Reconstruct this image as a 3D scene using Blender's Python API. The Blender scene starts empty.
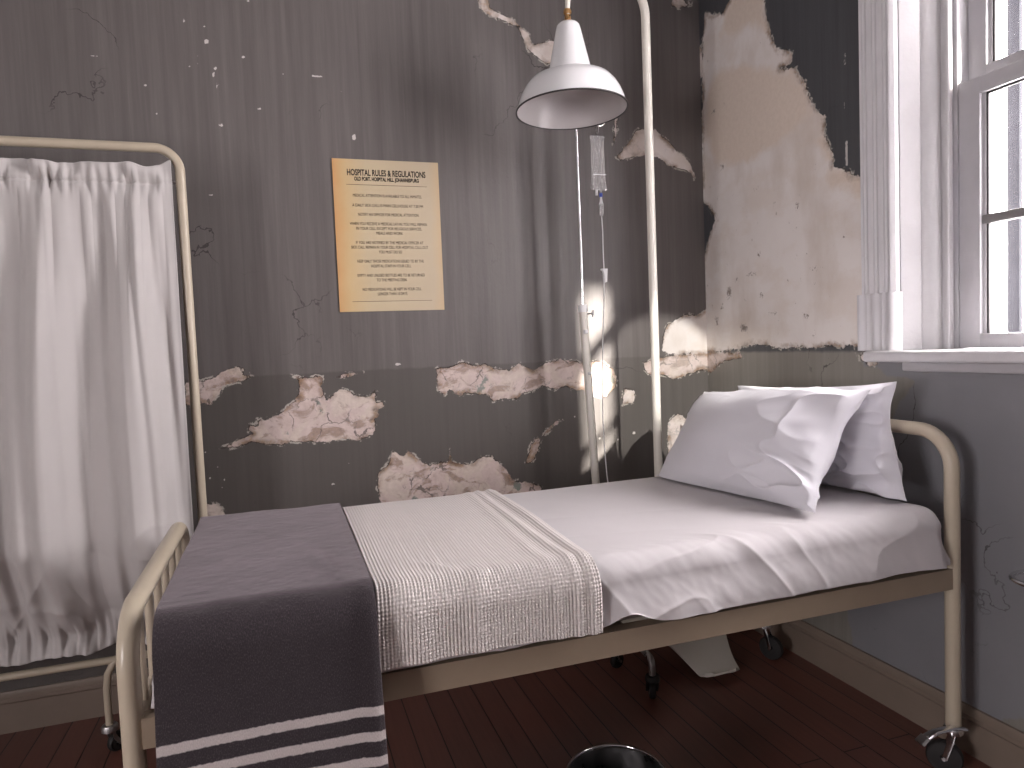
import bpy, bmesh, math
import numpy as np
from mathutils import Vector, Matrix

# ------------------------------------------------------------------ camera, sky, sun, lamps, exposure
SC = bpy.context.scene
COL = SC.collection
YAW, PITCH, ROLL, FPX = 0.320058, 0.055452, 0.040297, 696.68

def set_camera():
    cam = bpy.data.cameras.new('camera')
    cam.sensor_fit = 'HORIZONTAL'; cam.sensor_width = 36.0
    cam.lens = 36.0 * FPX / 1024.0; cam.clip_start = 0.02
    o = bpy.data.objects.new('camera', cam); COL.objects.link(o)
    f = Vector((math.sin(YAW) * math.cos(PITCH), math.cos(YAW) * math.cos(PITCH), -math.sin(PITCH)))
    r = Vector((math.cos(YAW), -math.sin(YAW), 0.0)); d = f.cross(r)
    c, s = math.cos(ROLL), math.sin(ROLL)
    r2, d2 = c * r + s * d, -s * r + c * d
    o.matrix_world = Matrix(((r2.x, -d2.x, -f.x, -1.943), (r2.y, -d2.y, -f.y, -2.8734), (r2.z, -d2.z, -f.z, 1.30), (0, 0, 0, 1)))
    SC.camera = o
set_camera()

SC.view_settings.view_transform = 'Standard'
SC.view_settings.look = 'None'
SC.view_settings.gamma = 1.0
SC.view_settings.use_curve_mapping = False
SC.view_settings.exposure = 1.53
SC.cycles.max_bounces = 8
SC.cycles.diffuse_bounces = 5
SC.cycles.sample_clamp_indirect = 6.0
SC.cycles.transparent_max_bounces = 12

W = bpy.data.worlds.new('sky'); SC.world = W; W.use_nodes = True
wn = W.node_tree.nodes; wl = W.node_tree.links
bg = wn['Background']; bg.inputs['Color'].default_value = (1.0, 0.93, 0.945, 1); bg.inputs['Strength'].default_value = 11.0

def lamp(name, kind, energy, color, **kw):
    l = bpy.data.lights.new(name, kind); l.energy = energy; l.color = color
    for k, v in kw.items():
        if k not in ('loc', 'aim', 'portal'): setattr(l, k, v)
    o = bpy.data.objects.new(name, l); COL.objects.link(o)
    o.location = kw.get('loc', (0, 0, 0))
    o.rotation_euler = Vector(kw['aim']).to_track_quat('-Z', 'Y').to_euler()
    if kw.get('portal'): l.cycles.is_portal = True
    return o
SUN_DIR = (-0.68, 1.60, -0.72)
lamp('sun', 'SUN', 9.0, (1.0, 0.93, 0.85), angle=math.radians(1.8), aim=SUN_DIR, loc=(3, -6, 5))
lamp('transom_light', 'SPOT', 540.0, (1.0, .96, .90), spot_size=math.radians(6.4), spot_blend=.12, shadow_soft_size=.03, loc=(-1.20, -6.0, 3.08), aim=(.95, 6.0, -2.03))  # spot added outside to make the pale wall patch by the lamp
lamp('window_daylight', 'AREA', 1.0, (1, 1, 1), shape='RECTANGLE', size=1.10, size_y=1.74, loc=(0.235, -1.76, 2.08), aim=(-1, 0, 0), portal=True)

lamp('far_window_daylight', 'AREA', 1.0, (1, 1, 1), shape='RECTANGLE', size=.95, size_y=1.1, loc=(-4.72, -3.425, 1.40), aim=(1, 0, 0), portal=True)  # sky light through the unseen window added on the left

# ------------------------------------------------------------------ noise
RNG = np.random.RandomState(7)
_T = RNG.rand(256, 256)
def vnoise(x, y):
    x = np.asarray(x, float); y = np.asarray(y, float)
    xi = np.floor(x).astype(int); yi = np.floor(y).astype(int)
    fx = x - xi; fy = y - yi
    fx = fx ** 3 * (fx * (fx * 6 - 15) + 10); fy = fy ** 3 * (fy * (fy * 6 - 15) + 10)
    g = lambda a, b: _T[a % 256, b % 256]
    return ((g(xi, yi) * (1 - fx) + g(xi + 1, yi) * fx) * (1 - fy) + (g(xi, yi + 1) * (1 - fx) + g(xi + 1, yi + 1) * fx) * fy) * 2 - 1
def fbm(x, y, n=3):
    s = 0; a = 1; t = 0
    for i in range(n):
        s = s + a * vnoise(x * 2 ** i + 17.3 * i, y * 2 ** i + 9.1 * i); t += a; a *= .5
    return s / t
def ridge(x, y):                                    # sharp crease lines, 0..1
    return (1 - np.abs(vnoise(x, y))) ** 3
def sm(a, b, x):
    t = np.clip((np.asarray(x, float) - a) / (b - a), 0, 1); return t * t * (3 - 2 * t)

# ------------------------------------------------------------------ materials
class Mat:
    def __init__(s, name, base=(.5, .5, .5), rough=.6, metal=0.0, **kw):
        s.m = bpy.data.materials.new(name); s.m.use_nodes = True
        s.n = s.m.node_tree.nodes; s.l = s.m.node_tree.links
        s.p = s.n['Principled BSDF']; s.out = s.n['Material Output']
        s.p.inputs['Base Color'].default_value = (*base, 1); s.p.inputs['Roughness'].default_value = rough
        s.p.inputs['Metallic'].default_value = metal
        for k, v in kw.items(): s.p.inputs[k.replace('_', ' ')].default_value = v
    def node(s, t, **kw):
        n = s.n.new(t)
        for k, v in kw.items():
            if isinstance(k, str) and hasattr(n, k): setattr(n, k, v)
        return n
    def coord(s, out='Object'): return s.n.new('ShaderNodeTexCoord').outputs[out]
    def mapping(s, vec, scale=(1, 1, 1), loc=(0, 0, 0)):
        m = s.n.new('ShaderNodeMapping'); s.l.new(vec, m.inputs['Vector'])
        m.inputs['Scale'].default_value = scale; m.inputs['Location'].default_value = loc; return m.outputs[0]
    def noise(s, vec, scale=5, detail=4, rough=.55, dist=0):
        n = s.n.new('ShaderNodeTexNoise'); s.l.new(vec, n.inputs['Vector'])
        n.inputs['Scale'].default_value = scale; n.inputs['Detail'].default_value = detail
        n.inputs['Roughness'].default_value = rough; n.inputs['Distortion'].default_value = dist
        return n.outputs['Fac']
    def ramp(s, fac, stops, interp='LINEAR'):
        r = s.n.new('ShaderNodeValToRGB'); s.l.new(fac, r.inputs[0]); cr = r.color_ramp; cr.interpolation = interp
        while len(cr.elements) < len(stops): cr.elements.new(.5)
        for e, (p, c) in zip(cr.elements, stops):
            e.position = p; e.color = (*c, 1) if hasattr(c, '__len__') else (c, c, c, 1)
        return r.outputs[0]
    def mix(s, fac, a, b, blend='MIX'):
        m = s.n.new('ShaderNodeMix'); m.data_type = 'RGBA'; m.blend_type = blend
        for i, v in ((0, fac), (6, a), (7, b)):
            if isinstance(v, bpy.types.NodeSocket): s.l.new(v, m.inputs[i])
            elif i == 0: m.inputs[0].default_value = v
            else: m.inputs[i].default_value = (*v, 1)
        return m.outputs[2]
    def math(s, op, a, b=0.0, clamp=False):
        m = s.n.new('ShaderNodeMath'); m.operation = op; m.use_clamp = clamp
        for i, v in enumerate((a, b)):
            if isinstance(v, bpy.types.NodeSocket): s.l.new(v, m.inputs[i])
            else: m.inputs[i].default_value = v
        return m.outputs[0]
    def attr(s, name):
        a = s.n.new('ShaderNodeAttribute'); a.attribute_name = name; return a.outputs['Fac']
    def bump(s, h, strength=.3, dist=.01, prev=None):
        b = s.n.new('ShaderNodeBump'); s.l.new(h, b.inputs['Height'])
        b.inputs['Strength'].default_value = strength; b.inputs['Distance'].default_value = dist
        if prev is not None: s.l.new(prev, b.inputs['Normal'])
        s.l.new(b.outputs[0], s.p.inputs['Normal']); return b.outputs[0]
    def base(s, sock): s.l.new(sock, s.p.inputs['Base Color'])
    def rough(s, sock): s.l.new(sock, s.p.inputs['Roughness'])

def paint_mat(name, c, rough=.35, chip=None, bump=.06, lo=.9):
    M_ = Mat(name, c, rough); v = M_.coord()
    n = M_.noise(v, 9, 5)
    a = M_.ramp(n, [(.3, tuple(x * lo for x in c)), (.7, c)])
    if chip:
        n2 = M_.noise(v, 38, 6, .7)
        a = M_.mix(M_.ramp(n2, [(.70, 0.0), (.73, 1.0)]), a, chip)
    M_.base(a); M_.bump(M_.noise(v, 60, 3), bump, .004)
    return M_.m
def iron_mat(name, c):
    M_ = Mat(name, c, .85, Specular_IOR_Level=.05); v = M_.coord()
    M_.base(M_.ramp(M_.noise(v, 9, 5), [(.3, tuple(x * .85 for x in c)), (.7, c)])); return M_.m
def cloth_mat(name, c, rough=.9, weave=700, sheen=.15, bump=.12, mott=.93):
    M_ = Mat(name, c, rough, Sheen_Weight=sheen); v = M_.coord()
    M_.base(M_.ramp(M_.noise(v, 5, 4), [(.3, tuple(x * mott for x in c)), (.7, c)]))
    M_.bump(M_.noise(v, weave, 2), bump, .0015)
    return M_.m
def metal_mat(name, c=(.75, .75, .76), rough=.22):
    M_ = Mat(name, c, rough, 1.0); v = M_.coord()
    M_.rough(M_.ramp(M_.noise(v, 25, 4), [(.3, rough * .8), (.75, rough * 1.8)]))
    return M_.m

MATS = {}
MATS['cream'] = paint_mat('cream_enamel_paint', (.53, .46, .355), .32, lo=.92)
MATS['cream_dull'] = paint_mat('worn_cream_paint', (.31, .245, .18), .45)  # bed cream darkened to stand for the shade on the rails
MATS['old_skirting'] = paint_mat('old_brown_skirting_paint', (.23, .18, .145), .45)
MATS['pole'] = paint_mat('pale_cream_enamel', (.72, .69, .62), .28, lo=.95)
MATS['white_paint'] = paint_mat('white_gloss_paint', (.68, .67, .69), .38, bump=.14)
MATS['white_chip'] = paint_mat('chipped_white_paint', (.50, .49, .50), .4, (.22, .19, .17), .25)  # chips are real; the white is darkened to offset the sky-lit reveal
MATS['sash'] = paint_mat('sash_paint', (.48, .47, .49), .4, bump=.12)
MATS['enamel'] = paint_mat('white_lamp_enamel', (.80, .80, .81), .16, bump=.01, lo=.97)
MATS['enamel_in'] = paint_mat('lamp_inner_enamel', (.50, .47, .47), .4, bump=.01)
MATS['rim_black'] = paint_mat('chipped_black_rim', (.035, .03, .03), .5, (.55, .53, .52))
MATS['chrome'] = metal_mat('chrome', (.80, .80, .82), .12)
MATS['steel'] = metal_mat('dull_steel', (.50, .49, .49), .32)
MATS['dark_steel'] = metal_mat('tarnished_steel', (.16, .155, .155), .30)
MATS['brass'] = metal_mat('brass', (.72, .42, .18), .28)
MATS['rubber'] = paint_mat('black_rubber', (.018, .016, .016), .6)
MATS['putty'] = paint_mat('dark_glazing_putty', (.030, .028, .028), .6)
MATS['old_bar'] = paint_mat('weathered_grey_sash_paint', (.20, .19, .19), .5)  # sash paint darkened so the backlit bar does not wash out
MATS['bars'] = iron_mat('dark_iron_bars', (.034, .035, .040))
MATS['sheet'] = cloth_mat('white_cotton_sheet', (.56, .535, .545), .85, 900, .1, .06, .97)
MATS['pillow'] = cloth_mat('white_pillow_cotton', (.66, .65, .695), .85, 900, .1, .06, .98)
MATS['curtain'] = cloth_mat('cream_curtain_cotton', (.53, .505, .495), .88, 700, .15, .08, .96)
MATS['ticking'] = cloth_mat('mattress_ticking', (.36, .30, .25), .9)
MATS['knit'] = cloth_mat('cream_waffle_knit', (.68, .63, .61), .95, 500, .25, .15, .95)
MATS['white_plastic'] = paint_mat('white_plastic', (.78, .78, .78), .35, bump=0.02)
MATS['blue_plastic'] = paint_mat('blue_plastic', (.03, .07, .45), .35, bump=0.02)
MATS['ink'] = paint_mat('black_ink', (.028, .022, .018), .7, bump=0.0)

def clear_mat(name, tint, cover, rough=.1, gloss=.10, rimw=0.0):
    M_ = Mat(name, tint, rough); v = M_.coord()
    t = M_.n.new('ShaderNodeBsdfTransparent'); g = M_.n.new('ShaderNodeBsdfGlossy'); g.inputs['Roughness'].default_value = rough
    d = M_.n.new('ShaderNodeBsdfDiffuse'); d.inputs['Color'].default_value = (*tint, 1)
    a = M_.n.new('ShaderNodeMixShader'); b = M_.n.new('ShaderNodeMixShader')
    n = M_.noise(M_.mapping(v, (3, 3, .55)), 26, 4)
    fa = M_.n.new('ShaderNodeLayerWeight'); fa.inputs[0].default_value = .5
    M_.l.new(M_.math('ADD', M_.ramp(n, [(.3, cover * .5), (.75, cover * 1.5)]), M_.math('MULTIPLY', M_.math('POWER', fa.outputs['Facing'], 2.5), rimw), True), a.inputs[0])
    M_.l.new(t.outputs[0], a.inputs[1]); M_.l.new(d.outputs[0], a.inputs[2])
    fr = M_.n.new('ShaderNodeLayerWeight'); fr.inputs[0].default_value = .25
    M_.l.new(M_.math('MULTIPLY', fr.outputs['Facing'], gloss * 3), b.inputs[0])
    M_.l.new(a.outputs[0], b.inputs[1]); M_.l.new(g.outputs[0], b.inputs[2])
    M_.l.new(b.outputs[0], M_.out.inputs['Surface'])
    return M_.m
MATS['glass'] = clear_mat('dusty_window_glass', (.8, .8, .8), .025, .05, .05)
MATS['bag'] = clear_mat('clear_bag_vinyl', (.88, .88, .88), .20, .10, .30, .9)
MATS['tubing'] = clear_mat('clear_tubing', (.85, .85, .85), .22, .12, .25, .7)

def blanket_mat():
    M_ = Mat('purple_grey_wool', (.1, .09, .1), .95, Sheen_Weight=.55, Sheen_Roughness=.45)
    M_.p.inputs['Sheen Tint'].default_value = (.85, .75, .8, 1)
    v = M_.coord('UV')
    sep = M_.n.new('ShaderNodeSeparateXYZ'); M_.l.new(v, sep.inputs[0])
    n1 = M_.noise(M_.mapping(v, (30, 30, 30)), 1.0, 6, .7); n2 = M_.noise(M_.mapping(v, (600, 220, 300)), 1, 3, .7)
    wool = M_.mix(M_.ramp(n2, [(.50, 0.0), (.68, 1.0)]), M_.ramp(n1, [(.25, (.013, .009, .012)), (.75, (.021, .015, .019))]), (.070, .054, .062))
    # woven stripes: UV.y runs in metres from the middle of the bed towards the hem
    edge = M_.math('ADD', sep.outputs[1], M_.math('MULTIPLY', M_.math('SUBTRACT', M_.noise(M_.mapping(v, (90, 90, 90)), 1, 3), .5), .006))
    tot = None
    for c_ in STRIPES:
        d = M_.math('ABSOLUTE', M_.math('SUBTRACT', edge, c_))
        k = M_.math('MULTIPLY', M_.math('SUBTRACT', .0105, d), 400, True)
        tot = k if tot is None else M_.math('MAXIMUM', tot, k)
    M_.base(M_.mix(tot, wool, M_.ramp(n2, [(.2, (.40, .36, .35)), (.7, (.60, .54, .53))])))
    h = M_.math('ADD', M_.math('MULTIPLY', n2, 1.0), n1)
    M_.bump(h, .55, .004)
    return M_.m

def wood_mat():
    M_ = Mat('dark_red_floorboards', (.1, .04, .03), .3); v = M_.coord()
    br = M_.n.new('ShaderNodeTexBrick'); br.offset = .37; br.squash = 1
    sw = M_.n.new('ShaderNodeMapping'); M_.l.new(v, sw.inputs[0]); sw.inputs['Rotation'].default_value = (0, 0, math.pi / 2)
    M_.l.new(sw.outputs[0], br.inputs['Vector'])
    for k, c in (('Color1', (.25, .25, .25, 1)), ('Color2', (.85, .85, .85, 1)), ('Mortar', (0, 0, 0, 1))): br.inputs[k].default_value = c
    for k, x in (('Scale', 1), ('Mortar Size', .0022), ('Mortar Smooth', .15), ('Bias', 0), ('Brick Width', 1.9), ('Row Height', .088)): br.inputs[k].default_value = x
    g = M_.noise(M_.mapping(v, (60, 2.2, 1)), 1.5, 7, .65, 0)
    g2 = M_.noise(v, 2.6, 4)
    c = M_.mix(.5, M_.ramp(g, [(.25, (.085, .026, .018)), (.75, (.21, .070, .048))]), M_.ramp(br.outputs['Color'], [(.2, (.095, .030, .022)), (.9, (.20, .072, .053))]))
    c = M_.mix(M_.ramp(g2, [(.25, .10), (.80, .60)]), c, (.15, .085, .070))
    c = M_.mix(M_.ramp(br.outputs['Fac'], [(0, 0.0), (.6, 1.0)]), c, (.008, .004, .003))
    M_.base(c); M_.rough(M_.ramp(g2, [(.2, .30), (.8, .46)]))
    h = M_.math('SUBTRACT', M_.math('MULTIPLY', g, .25), br.outputs['Fac'])
    M_.bump(h, .5, .003)
    return M_.m

def wall_mat(kind):
    """Old gloss paint over plaster; 'peel' is the signed distance in metres to the edge of the nearest tear."""
    M_ = Mat('peeling_paint_' + kind, (.1, .1, .1), .5); v = M_.coord()
    sep = M_.n.new('ShaderNodeSeparateXYZ'); M_.l.new(v, sep.inputs[0]); z = sep.outputs[2]
    n1 = M_.noise(v, 11, 6, .68); n2 = M_.noise(v, 55, 5, .7); n3 = M_.noise(v, 2.2, 5); n4 = M_.noise(v, 24, 6, .72, .5)
    strk = M_.noise(M_.mapping(v, (34, 34, 1.1)), 1, 6, .68); strk2 = M_.noise(M_.mapping(v, (90, 90, 2.5)), 1, 3, .6)
    ka, kb = (.034, .026) if kind == 'back' else (.046, .040)
    wob = M_.math('ADD', M_.math('MULTIPLY', M_.math('SUBTRACT', n1, .5), ka), M_.math('MULTIPLY', M_.math('SUBTRACT', n2, .5), kb))
    d = M_.math('ADD', M_.attr('peel'), wob)
    torn = M_.math('MULTIPLY', M_.math('SUBTRACT', 0.0, d), 900, True)
    # paint colours: streaky charcoal above the dado line, greener grey below
    up = M_.ramp(strk, [(.25, (.108, .096, .092)), (.5, (.138, .124, .119)), (.78, (.174, .157, .151))])
    up = M_.mix(M_.ramp(strk2, [(.58, 0.0), (.8, .30)]), up, (.215, .195, .186))
    low = M_.ramp(strk, [(.25, (.093, .083, .077)), (.78, (.126, .113, .105))])
    low = M_.mix(M_.ramp(n3, [(.45, 0.0), (.7, .6)]), low, (.098, .090, .083))
    zz = M_.math('ADD', z, M_.math('MULTIPLY', M_.math('SUBTRACT', n1, .5), .02))
    paint = M_.mix(M_.math('MULTIPLY', M_.math('SUBTRACT', zz, 1.218), 120, True), low, up)
    if kind == 'right':
        paint = M_.mix(M_.math('MULTIPLY', M_.math('SUBTRACT', 1.236, zz), 90, True), M_.ramp(strk, [(.3, (.056, .058, .064)), (.7, (.088, .090, .098))]), M_.ramp(strk, [(.3, (.20, .19, .17)), (.7, (.26, .245, .22))]))  # paint below the dado lightened in place of sun glow near the corner
        g = M_.math('ADD', M_.attr('repaint'), M_.math('MULTIPLY', M_.math('SUBTRACT', n1, .5), .05))
        paint = M_.mix(M_.math('MULTIPLY', M_.math('SUBTRACT', 0.0, g), 120, True), paint, M_.ramp(n3, [(.3, (.20, .20, .215)), (.7, (.235, .235, .25))]))
    # plaster colours
    n5 = M_.noise(v, 6.5, 5, .6, .8)
    pink = M_.ramp(n4, [(.27, (.44, .33, .29)), (.45, (.57, .45, .415)), (.6, (.64, .525, .49)), (.78, (.72, .63, .58))])
    pink = M_.mix(M_.ramp(n5, [(.50, 0.0), (.56, .8)]), pink, M_.ramp(n2, [(.3, (.52, .43, .36)), (.7, (.70, .61, .53))]))
    pink = M_.mix(M_.ramp(M_.noise(M_.mapping(v, (1, 1, 1.6), (.3, 0, .9)), 8, 6, .65, .6), [(.525, 0.0), (.60, .85)]), pink, M_.ramp(n2, [(.3, (.13, .070, .048)), (.65, (.36, .225, .15))]))
    pink = M_.mix(M_.ramp(M_.noise(M_.mapping(v, (1, 1, 1), (4.1, 2.2, .7)), 9, 5, .6), [(.63, 0.0), (.66, .9)]), pink, (.10, .15, .125))
    vk = M_.n.new('ShaderNodeTexVoronoi'); vk.feature = 'DISTANCE_TO_EDGE'; vk.inputs['Scale'].default_value = 7.5
    nk = M_.n.new('ShaderNodeTexNoise'); nk.inputs['Scale'].default_value = 14; nk.inputs['Detail'].default_value = 5; M_.l.new(v, nk.inputs['Vector'])
    sk = M_.n.new('ShaderNodeVectorMath'); sk.operation = 'SCALE'; M_.l.new(nk.outputs['Color'], sk.inputs[0]); sk.inputs['Scale'].default_value = .14
    ok = M_.n.new('ShaderNodeVectorMath'); ok.operation = 'ADD'; M_.l.new(v, ok.inputs[0]); M_.l.new(sk.outputs[0], ok.inputs[1]); M_.l.new(ok.outputs[0], vk.inputs['Vector'])
    pink = M_.mix(M_.math('MULTIPLY', M_.math('LESS_THAN', vk.outputs['Distance'], .022), M_.ramp(n5, [(.44, .9), (.52, 0.0)])), pink, (.07, .045, .035))
    cream = M_.ramp(n3, [(.3, (.74, .69, .655)), (.5, (.80, .755, .725)), (.7, (.84, .80, .775))])
    cream = M_.mix(M_.ramp(M_.noise(v, 16, 6, .75), [(.26, .75), (.33, 0.0)]), cream, (.27, .22, .185))
    cream = M_.mix(M_.ramp(M_.noise(M_.mapping(v, (1, 1, .5), (1, 3, 7)), 4.5, 5), [(.52, 0.0), (.70, .5)]), cream, (.54, .45, .37))
    cream = M_.mix(M_.ramp(M_.noise(M_.mapping(v, (1, 1, .7)), 27, 5, .7), [(.66, 0.0), (.70, .8)]), cream, (.25, .20, .17))
    cream = M_.mix(M_.ramp(M_.noise(M_.mapping(v, (1, 1, 1.7), (0, 2, 1)), 3.2, 6, .65), [(.48, 0.0), (.60, .30)]), cream, (.66, .56, .47))
    if kind == 'right':
        bs = M_.math('ADD', M_.attr('beige'), M_.math('MULTIPLY', M_.math('SUBTRACT', n1, .5), .10))
        cream = M_.mix(M_.math('MULTIPLY', M_.math('SUBTRACT', .012, bs), 26, True), cream, M_.ramp(n2, [(.3, (.69, .595, .51)), (.7, (.76, .665, .58))]))
        mk = M_.math('ADD', M_.attr('mark'), M_.math('MULTIPLY', M_.math('SUBTRACT', M_.noise(M_.mapping(v, (1, 1.3, 1)), 85, 5, .75), .42), .085))
        cream = M_.mix(M_.math('MULTIPLY', M_.math('SUBTRACT', 0.0, mk), 500, True), cream, M_.ramp(n2, [(.3, (.20, .165, .145)), (.7, (.42, .36, .32))]))
    # rusty edge just inside a tear, then a dark outline painted as edge shadow
    pl = M_.mix(M_.attr('tone'), pink, cream)
    rim = M_.math('MULTIPLY', M_.math('ADD', d, .026), 60, True)
    rim = M_.math('MULTIPLY', rim, M_.ramp(M_.noise(v, 13, 4, .6), [(.42, 0.0), (.6, 1.0)]))
    pl = M_.mix(M_.math('MULTIPLY', rim, .75), pl, M_.ramp(n2, [(.35, (.045, .026, .020)), (.65, (.36, .21, .10))]))
    edge_d = M_.math('MULTIPLY', M_.math('MULTIPLY', M_.math('ADD', d, .0045), 700, True), M_.ramp(M_.noise(M_.mapping(v, (1, 1, 1), (2.2, 0, 5)), 10, 5, .6), [(.46, 0.0), (.50, 1.0)]))
    pl = M_.mix(M_.math('MULTIPLY', edge_d, .9), pl, (.022, .016, .013))
    # white undercoat showing along the edge of the paint
    lip = M_.math('MULTIPLY', M_.math('SUBTRACT', .007, d), 500, True)
    lip = M_.math('MULTIPLY', lip, M_.ramp(M_.noise(v, 17, 5, .7), [(.52, 0.0), (.56, 1.0)]))
    paint = M_.mix(M_.math('MULTIPLY', lip, .8), paint, (.56, .52, .46))
    sp = M_.math('ADD', M_.attr('speck'), M_.math('MULTIPLY', M_.math('SUBTRACT', n2, .5), .010))
    paint = M_.mix(M_.math('MULTIPLY', M_.math('SUBTRACT', 0.0, sp), 1200, True), paint, (.60, .57, .54))
    # hairline cracks
    vo = M_.n.new('ShaderNodeTexVoronoi'); vo.feature = 'DISTANCE_TO_EDGE'; vo.inputs['Scale'].default_value = 2.1
    off = M_.n.new('ShaderNodeVectorMath'); off.operation = 'ADD'
    nc = M_.n.new('ShaderNodeTexNoise'); nc.inputs['Scale'].default_value = 5; nc.inputs['Detail'].default_value = 5; M_.l.new(v, nc.inputs['Vector'])
    sc_ = M_.n.new('ShaderNodeVectorMath'); sc_.operation = 'SCALE'; M_.l.new(nc.outputs['Color'], sc_.inputs[0]); sc_.inputs['Scale'].default_value = .35
    M_.l.new(v, off.inputs[0]); M_.l.new(sc_.outputs[0], off.inputs[1]); M_.l.new(off.outputs[0], vo.inputs['Vector'])
    crack = M_.math('MULTIPLY', M_.math('LESS_THAN', vo.outputs['Distance'], .0035), M_.ramp(M_.noise(v, 1.7, 3), [(.55, 0.0), (.62, .8)]))
    paint = M_.mix(crack, paint, (.03, .026, .024))
    M_.base(M_.mix(torn, paint, pl))
    M_.rough(M_.mix(torn, M_.ramp(strk, [(.3, .36), (.7, .52)]), (.9, .9, .9)))
    h = M_.math('ADD', M_.math('MULTIPLY', torn, -1.0), M_.math('MULTIPLY', M_.math('ADD', n4, n2), .16))
    h = M_.math('ADD', h, M_.math('MULTIPLY', strk, .12))
    M_.bump(h, .85, .004)
    return M_.m

def plain_wall_mat(name, k):
    M_ = Mat(name, (k, k, k), .6); v = M_.coord()
    M_.base(M_.ramp(M_.noise(v, 3, 4), [(.3, (k * .93, k * .89, k * .87)), (.7, (k * 1.03, k, k * .98))])); return M_.m
def poster_mat():
    M_ = Mat('aged_poster_paper', (.7, .6, .4), .55); v = M_.coord()
    sep = M_.n.new('ShaderNodeSeparateXYZ'); M_.l.new(v, sep.inputs[0])
    t = M_.math('ADD', M_.math('MULTIPLY', M_.math('ADD', sep.outputs[0], 1.706), 2.34), M_.math('MULTIPLY', M_.math('SUBTRACT', M_.noise(v, 8, 4), .5), .12))
    c = M_.ramp(t, [(0, (.60, .34, .14)), (.12, (.60, .44, .23)), (.3, (.57, .47, .31)), (.9, (.53, .44, .315)), (1, (.56, .42, .26))])
    M_.base(c); return M_.m

# ------------------------------------------------------------------ mesh building
class MB:
    def __init__(s): s.b = bmesh.new()
    def box(s, lo, hi, bev=.003, seg=2):
        t = bmesh.new(); bmesh.ops.create_cube(t, size=1)
        lo, hi = Vector(lo), Vector(hi)
        for v in t.verts: v.co = Vector(((lo.x + hi.x) / 2 + v.co.x * (hi.x - lo.x), (lo.y + hi.y) / 2 + v.co.y * (hi.y - lo.y), (lo.z + hi.z) / 2 + v.co.z * (hi.z - lo.z)))
        if bev: bmesh.ops.bevel(t, geom=list(t.edges), offset=min(bev, min(hi - lo) * .45), segments=seg, affect='EDGES', profile=.5)
        s.merge(t); return s
    def merge(s, t, mat=None):
        me = bpy.data.meshes.new('tmp'); t.to_mesh(me); t.free()
        if mat is not None: me.transform(mat)
        s.b.from_mesh(me); bpy.data.meshes.remove(me)
    def tube(s, pts, r, seg=14, caps=True, flat=1.0):
        pts = [Vector(p) for p in pts]; n = len(pts)
        rr = [r] * n if not hasattr(r, '__len__') else r
        tan = [(pts[min(i + 1, n - 1)] - pts[max(i - 1, 0)]).normalized() for i in range(n)]
        up = Vector((0, 0, 1)) if abs(tan[0].z) < .9 else Vector((1, 0, 0))
        a = tan[0].cross(up).normalized(); rings = []
        for i in range(n):
            a = (a - tan[i] * a.dot(tan[i])).normalized(); b = tan[i].cross(a)
            rings.append([s.b.verts.new(pts[i] + a * rr[i] * math.cos(2 * math.pi * k / seg) + b * rr[i] * flat * math.sin(2 * math.pi * k / seg)) for k in range(seg)])
        for i in range(n - 1):
            for k in range(seg):
                s.b.faces.new((rings[i][k], rings[i][(k + 1) % seg], rings[i + 1][(k + 1) % seg], rings[i + 1][k]))
        if caps:
            s.b.faces.new(rings[0][::-1]); s.b.faces.new(rings[-1])
        return s
    def lathe(s, prof, c, seg=48, axis='z'):
        c = Vector(c); rings = []
        for r, h in prof:
            if r < 1e-6: rings.append([s.b.verts.new(c + s._ax(0, 0, h, axis))]); continue
            rings.append([s.b.verts.new(c + s._ax(r * math.cos(2 * math.pi * k / seg), r * math.sin(2 * math.pi * k / seg), h, axis)) for k in range(seg)])
        for A, B in zip(rings, rings[1:]):
            for k in range(seg):
                q = [A[k % len(A)], A[(k + 1) % len(A)], B[(k + 1) % len(B)], B[k % len(B)]]
                u = []
                for v in q:
                    if v not in u: u.append(v)
                if len(u) > 2: s.b.faces.new(u)
        return s
    @staticmethod
    def _ax(x, y, h, axis):
        return Vector((x, y, h)) if axis == 'z' else Vector((h, x, y)) if axis == 'x' else Vector((x, h, y))
    def prism(s, prof, z0, z1, f=None):
        """extrude a closed 2-D outline (list of (a,b)) along z; f maps (a,b,z) to a point"""
        f = f or (lambda a, b, z: (a, b, z))
        A = [s.b.verts.new(f(a, b, z0)) for a, b in prof]; B = [s.b.verts.new(f(a, b, z1)) for a, b in prof]
        n = len(prof)
        for k in range(n): s.b.faces.new((A[k], A[(k + 1) % n], B[(k + 1) % n], B[k]))
        s.b.faces.new(A[::-1]); s.b.faces.new(B); return s
    def build(s, name, mat, parent=None, smooth=True, label=None):
        bmesh.ops.recalc_face_normals(s.b, faces=list(s.b.faces))
        me = bpy.data.meshes.new(name); s.b.to_mesh(me); s.b.free()
        return link(name, me, mat, parent, smooth, label)

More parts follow.
